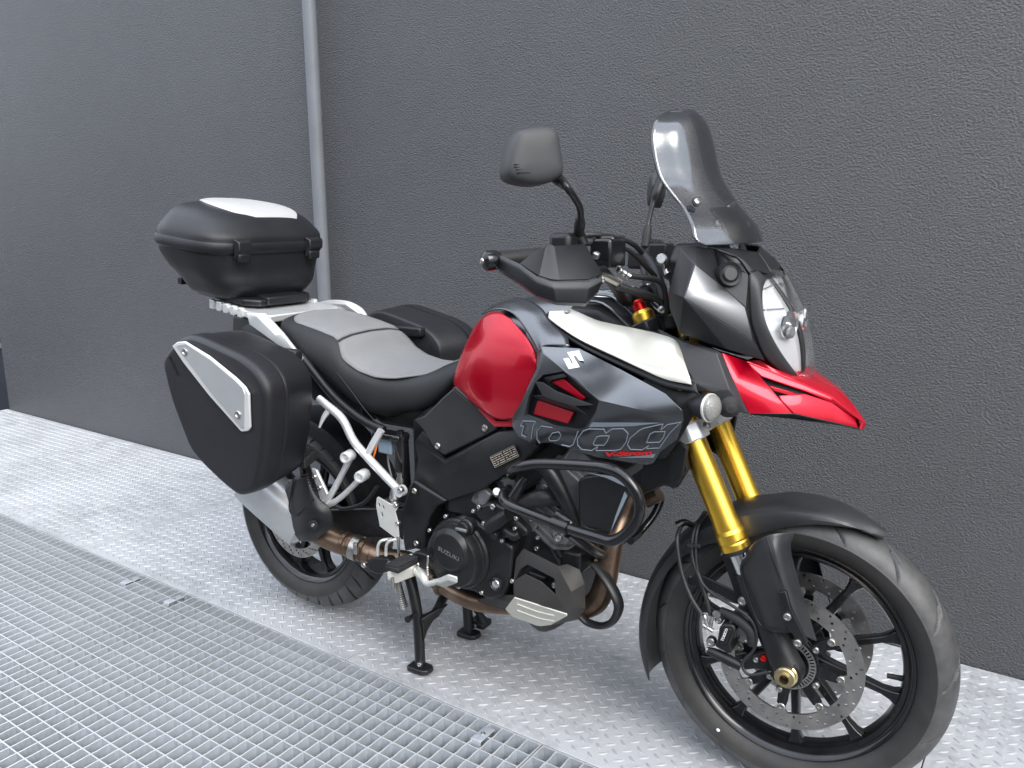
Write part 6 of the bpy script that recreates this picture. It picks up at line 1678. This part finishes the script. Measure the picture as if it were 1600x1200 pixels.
tube('brake_lever', [P(945, 420, -.25), P(915, 424, -.33), P(880, 420, -.38), P(840, 412, -.405)], [.007, .006, .0055, .006], 'frame_black', hbar, n=10, k=4)
tube('cable_bundle', [P(1003, 395, .0), P(1018, 412, -.01), P(1028, 435, -.02), P(1036, 462, -.03), P(1042, 490, -.04)], [.010, .010, .012, .012, .010], 'hose', hbar, n=12, k=4)
# left-hand side pieces visible beyond the tank
box('clutch_reservoir', P(1033, 394, .20), (.05, .055, .045), 'plastic', hbar, bevel=.005)
box('left_switch_housing', P(1000, 405, .26), (.05, .06, .05), 'plastic', hbar, bevel=.008)
sct = lathe('screen_knob', [(0, -.01), (.012, -.01), (.012, .004), (.009, .007), (0, .007)], P(1034, 405, -.10), (.2, -1, .2), 'bolt_steel', hbar, n=24)
tube('knob_stay', [P(1036, 410, -.10), P(1039, 420, -.09), P(1043, 428, -.09)], [.005, .005, .008], 'bolt_steel', hbar, n=10, k=3)
tube('bar_tube_bright', [P(1008, 410, .05), P(1018, 425, .03), P(1024, 434, .02)], .009, 'brass', hbar, n=14, k=3)
lathe('amber_marker', [(0, -.012), (.016, -.010), (.020, .0), (.016, .010), (0, .014)], P(985, 465, .06), (.3, -.6, -.5), 'orange_lens', hbar, n=24)
# mirrors
def mirror_housing(c, w, h, s, parent, tilt):
    """rounded shield shape, its back turned to the front"""
    out_ = []
    return out_
mh = [(845, 198), (862, 201), (870, 210), (874, 235), (878, 262), (876, 275), (862, 284), (835, 290), (810, 287), (793, 280), (788, 266), (792, 240), (800, 216), (812, 203)]
MY = -.42
mo = [P(x, y, MY + .10 * (x - 833) / 833 * 0) for x, y in mh]
# lay the housing in a plane facing forward
mcn = P(833, 245, -.43)
mnr = V(.80, -.58, .08).normalized()
def mpl(px, py, d=0.):
    d0 = rayL(px, py); q0 = mcn + mnr * d; return camL + d0 * ((q0 - camL).dot(mnr) / d0.dot(mnr))
mo = [mpl(x, y) for x, y in mh]; mc_ = sum(mo, V(0, 0, 0)) / len(mo)
def mring(s, d): return [mc_ + (p - mc_) * s + mnr * d for p in mo]
away = V(-FWD.dot(BF) * -1, FWD.dot(BL), 0).normalized()
nkR = mpl(868, 278, -.006)
uR = (mpl(868, 240) - mpl(868, 278)).normalized(); wR = (mpl(830, 278) - mpl(868, 278)); wR = (wR - uR * wR.dot(uR)).normalized()
nkL = P(1030, 292, .36)
wL = (away + V(0, 0, .1)).normalized(); uL = V(.05, .10, 1); uL = (uL - wL * uL.dot(wL)).normalized(); kL = uL.cross(wL)
uL2 = (uL * .62 + wL * .78).normalized(); wL2 = (wL * .62 - uL * .78).normalized()
def toL(p):
    q = (p - nkR) * .72; return nkL + uL2 * q.dot(uR) + wL2 * q.dot(wR) + kL * q.dot(mnr)
for s in (-1, 1):
    tr_ = (lambda l: l) if s == -1 else (lambda l: [toL(p) for p in l])
    mir = rings('mirror', [tr_(mring(.93, -.034)), tr_(mring(.99, -.030)), tr_(mring(1.0, -.012)), tr_(mring(.985, .004)), tr_(mring(.90, .016)), tr_(mring(.7, .022)), tr_(mring(.35, .0245)), tr_(mring(.05, .025))], 'mirror_shell', bike, n=3, m_=3, ang=60)
    rings('mirror_glass', [tr_(mring(.92, -.0345)), tr_(mring(.92, -.0355))], 'mirror_glass', mir, m_=3)
    if s == -1: stem_ = [mpl(868, 276, -.012), mpl(877, 284, -.012), P(885, 292, -.400), P(897, 308, -.370), P(906, 325, -.335), P(907, 345, -.305), P(904, 366, -.272)]
    else: stem_ = [P(1036, 276, .372), P(1026, 302, .352), P(1021, 314, .345), P(1017, 330, .335), P(1013, 348, .325), P(1011, 362, .315), P(1008, 382, .30)]
    tube('mirror_stem', stem_, [.012, .011, .0075, .0068, .0068, .0070, .0070] if s == -1 else [.015, .014, .0085, .0065, .0065, .0070, .0070], 'paint_black', mir, n=14, k=5)
    bt = [P(906.5, 340, -.305), P(906, 350, -.295), P(904, 366, -.272)] if s == -1 else [P(1013, 352, .322), P(1011, 364, .315), P(1008, 386, .30)]
    tube('stem_boot', bt, [.0085, .0115, .0105] if s == -1 else [.0085, .0125, .0115], 'rubber', mir, n=16, k=4)
    if s == -1:
        for (x0, y0, x1, y1) in ((803, 257, 832, 257), (803, 261, 832, 261), (806, 265, 830, 265), (808, 270, 828, 270)):
            tube('embossed_mark', [mpl(x0, y0, .0215), mpl(x1, y1, .0225)], .0009, 'plastic', mir, n=5)
lathe('mirror_adapter', [(0, 0), (.013, 0), (.013, .012), (.009, .016), (0, .016)], P(905, 374, -.268), (0, 0, 1), 'frame_black', hbar, n=16)
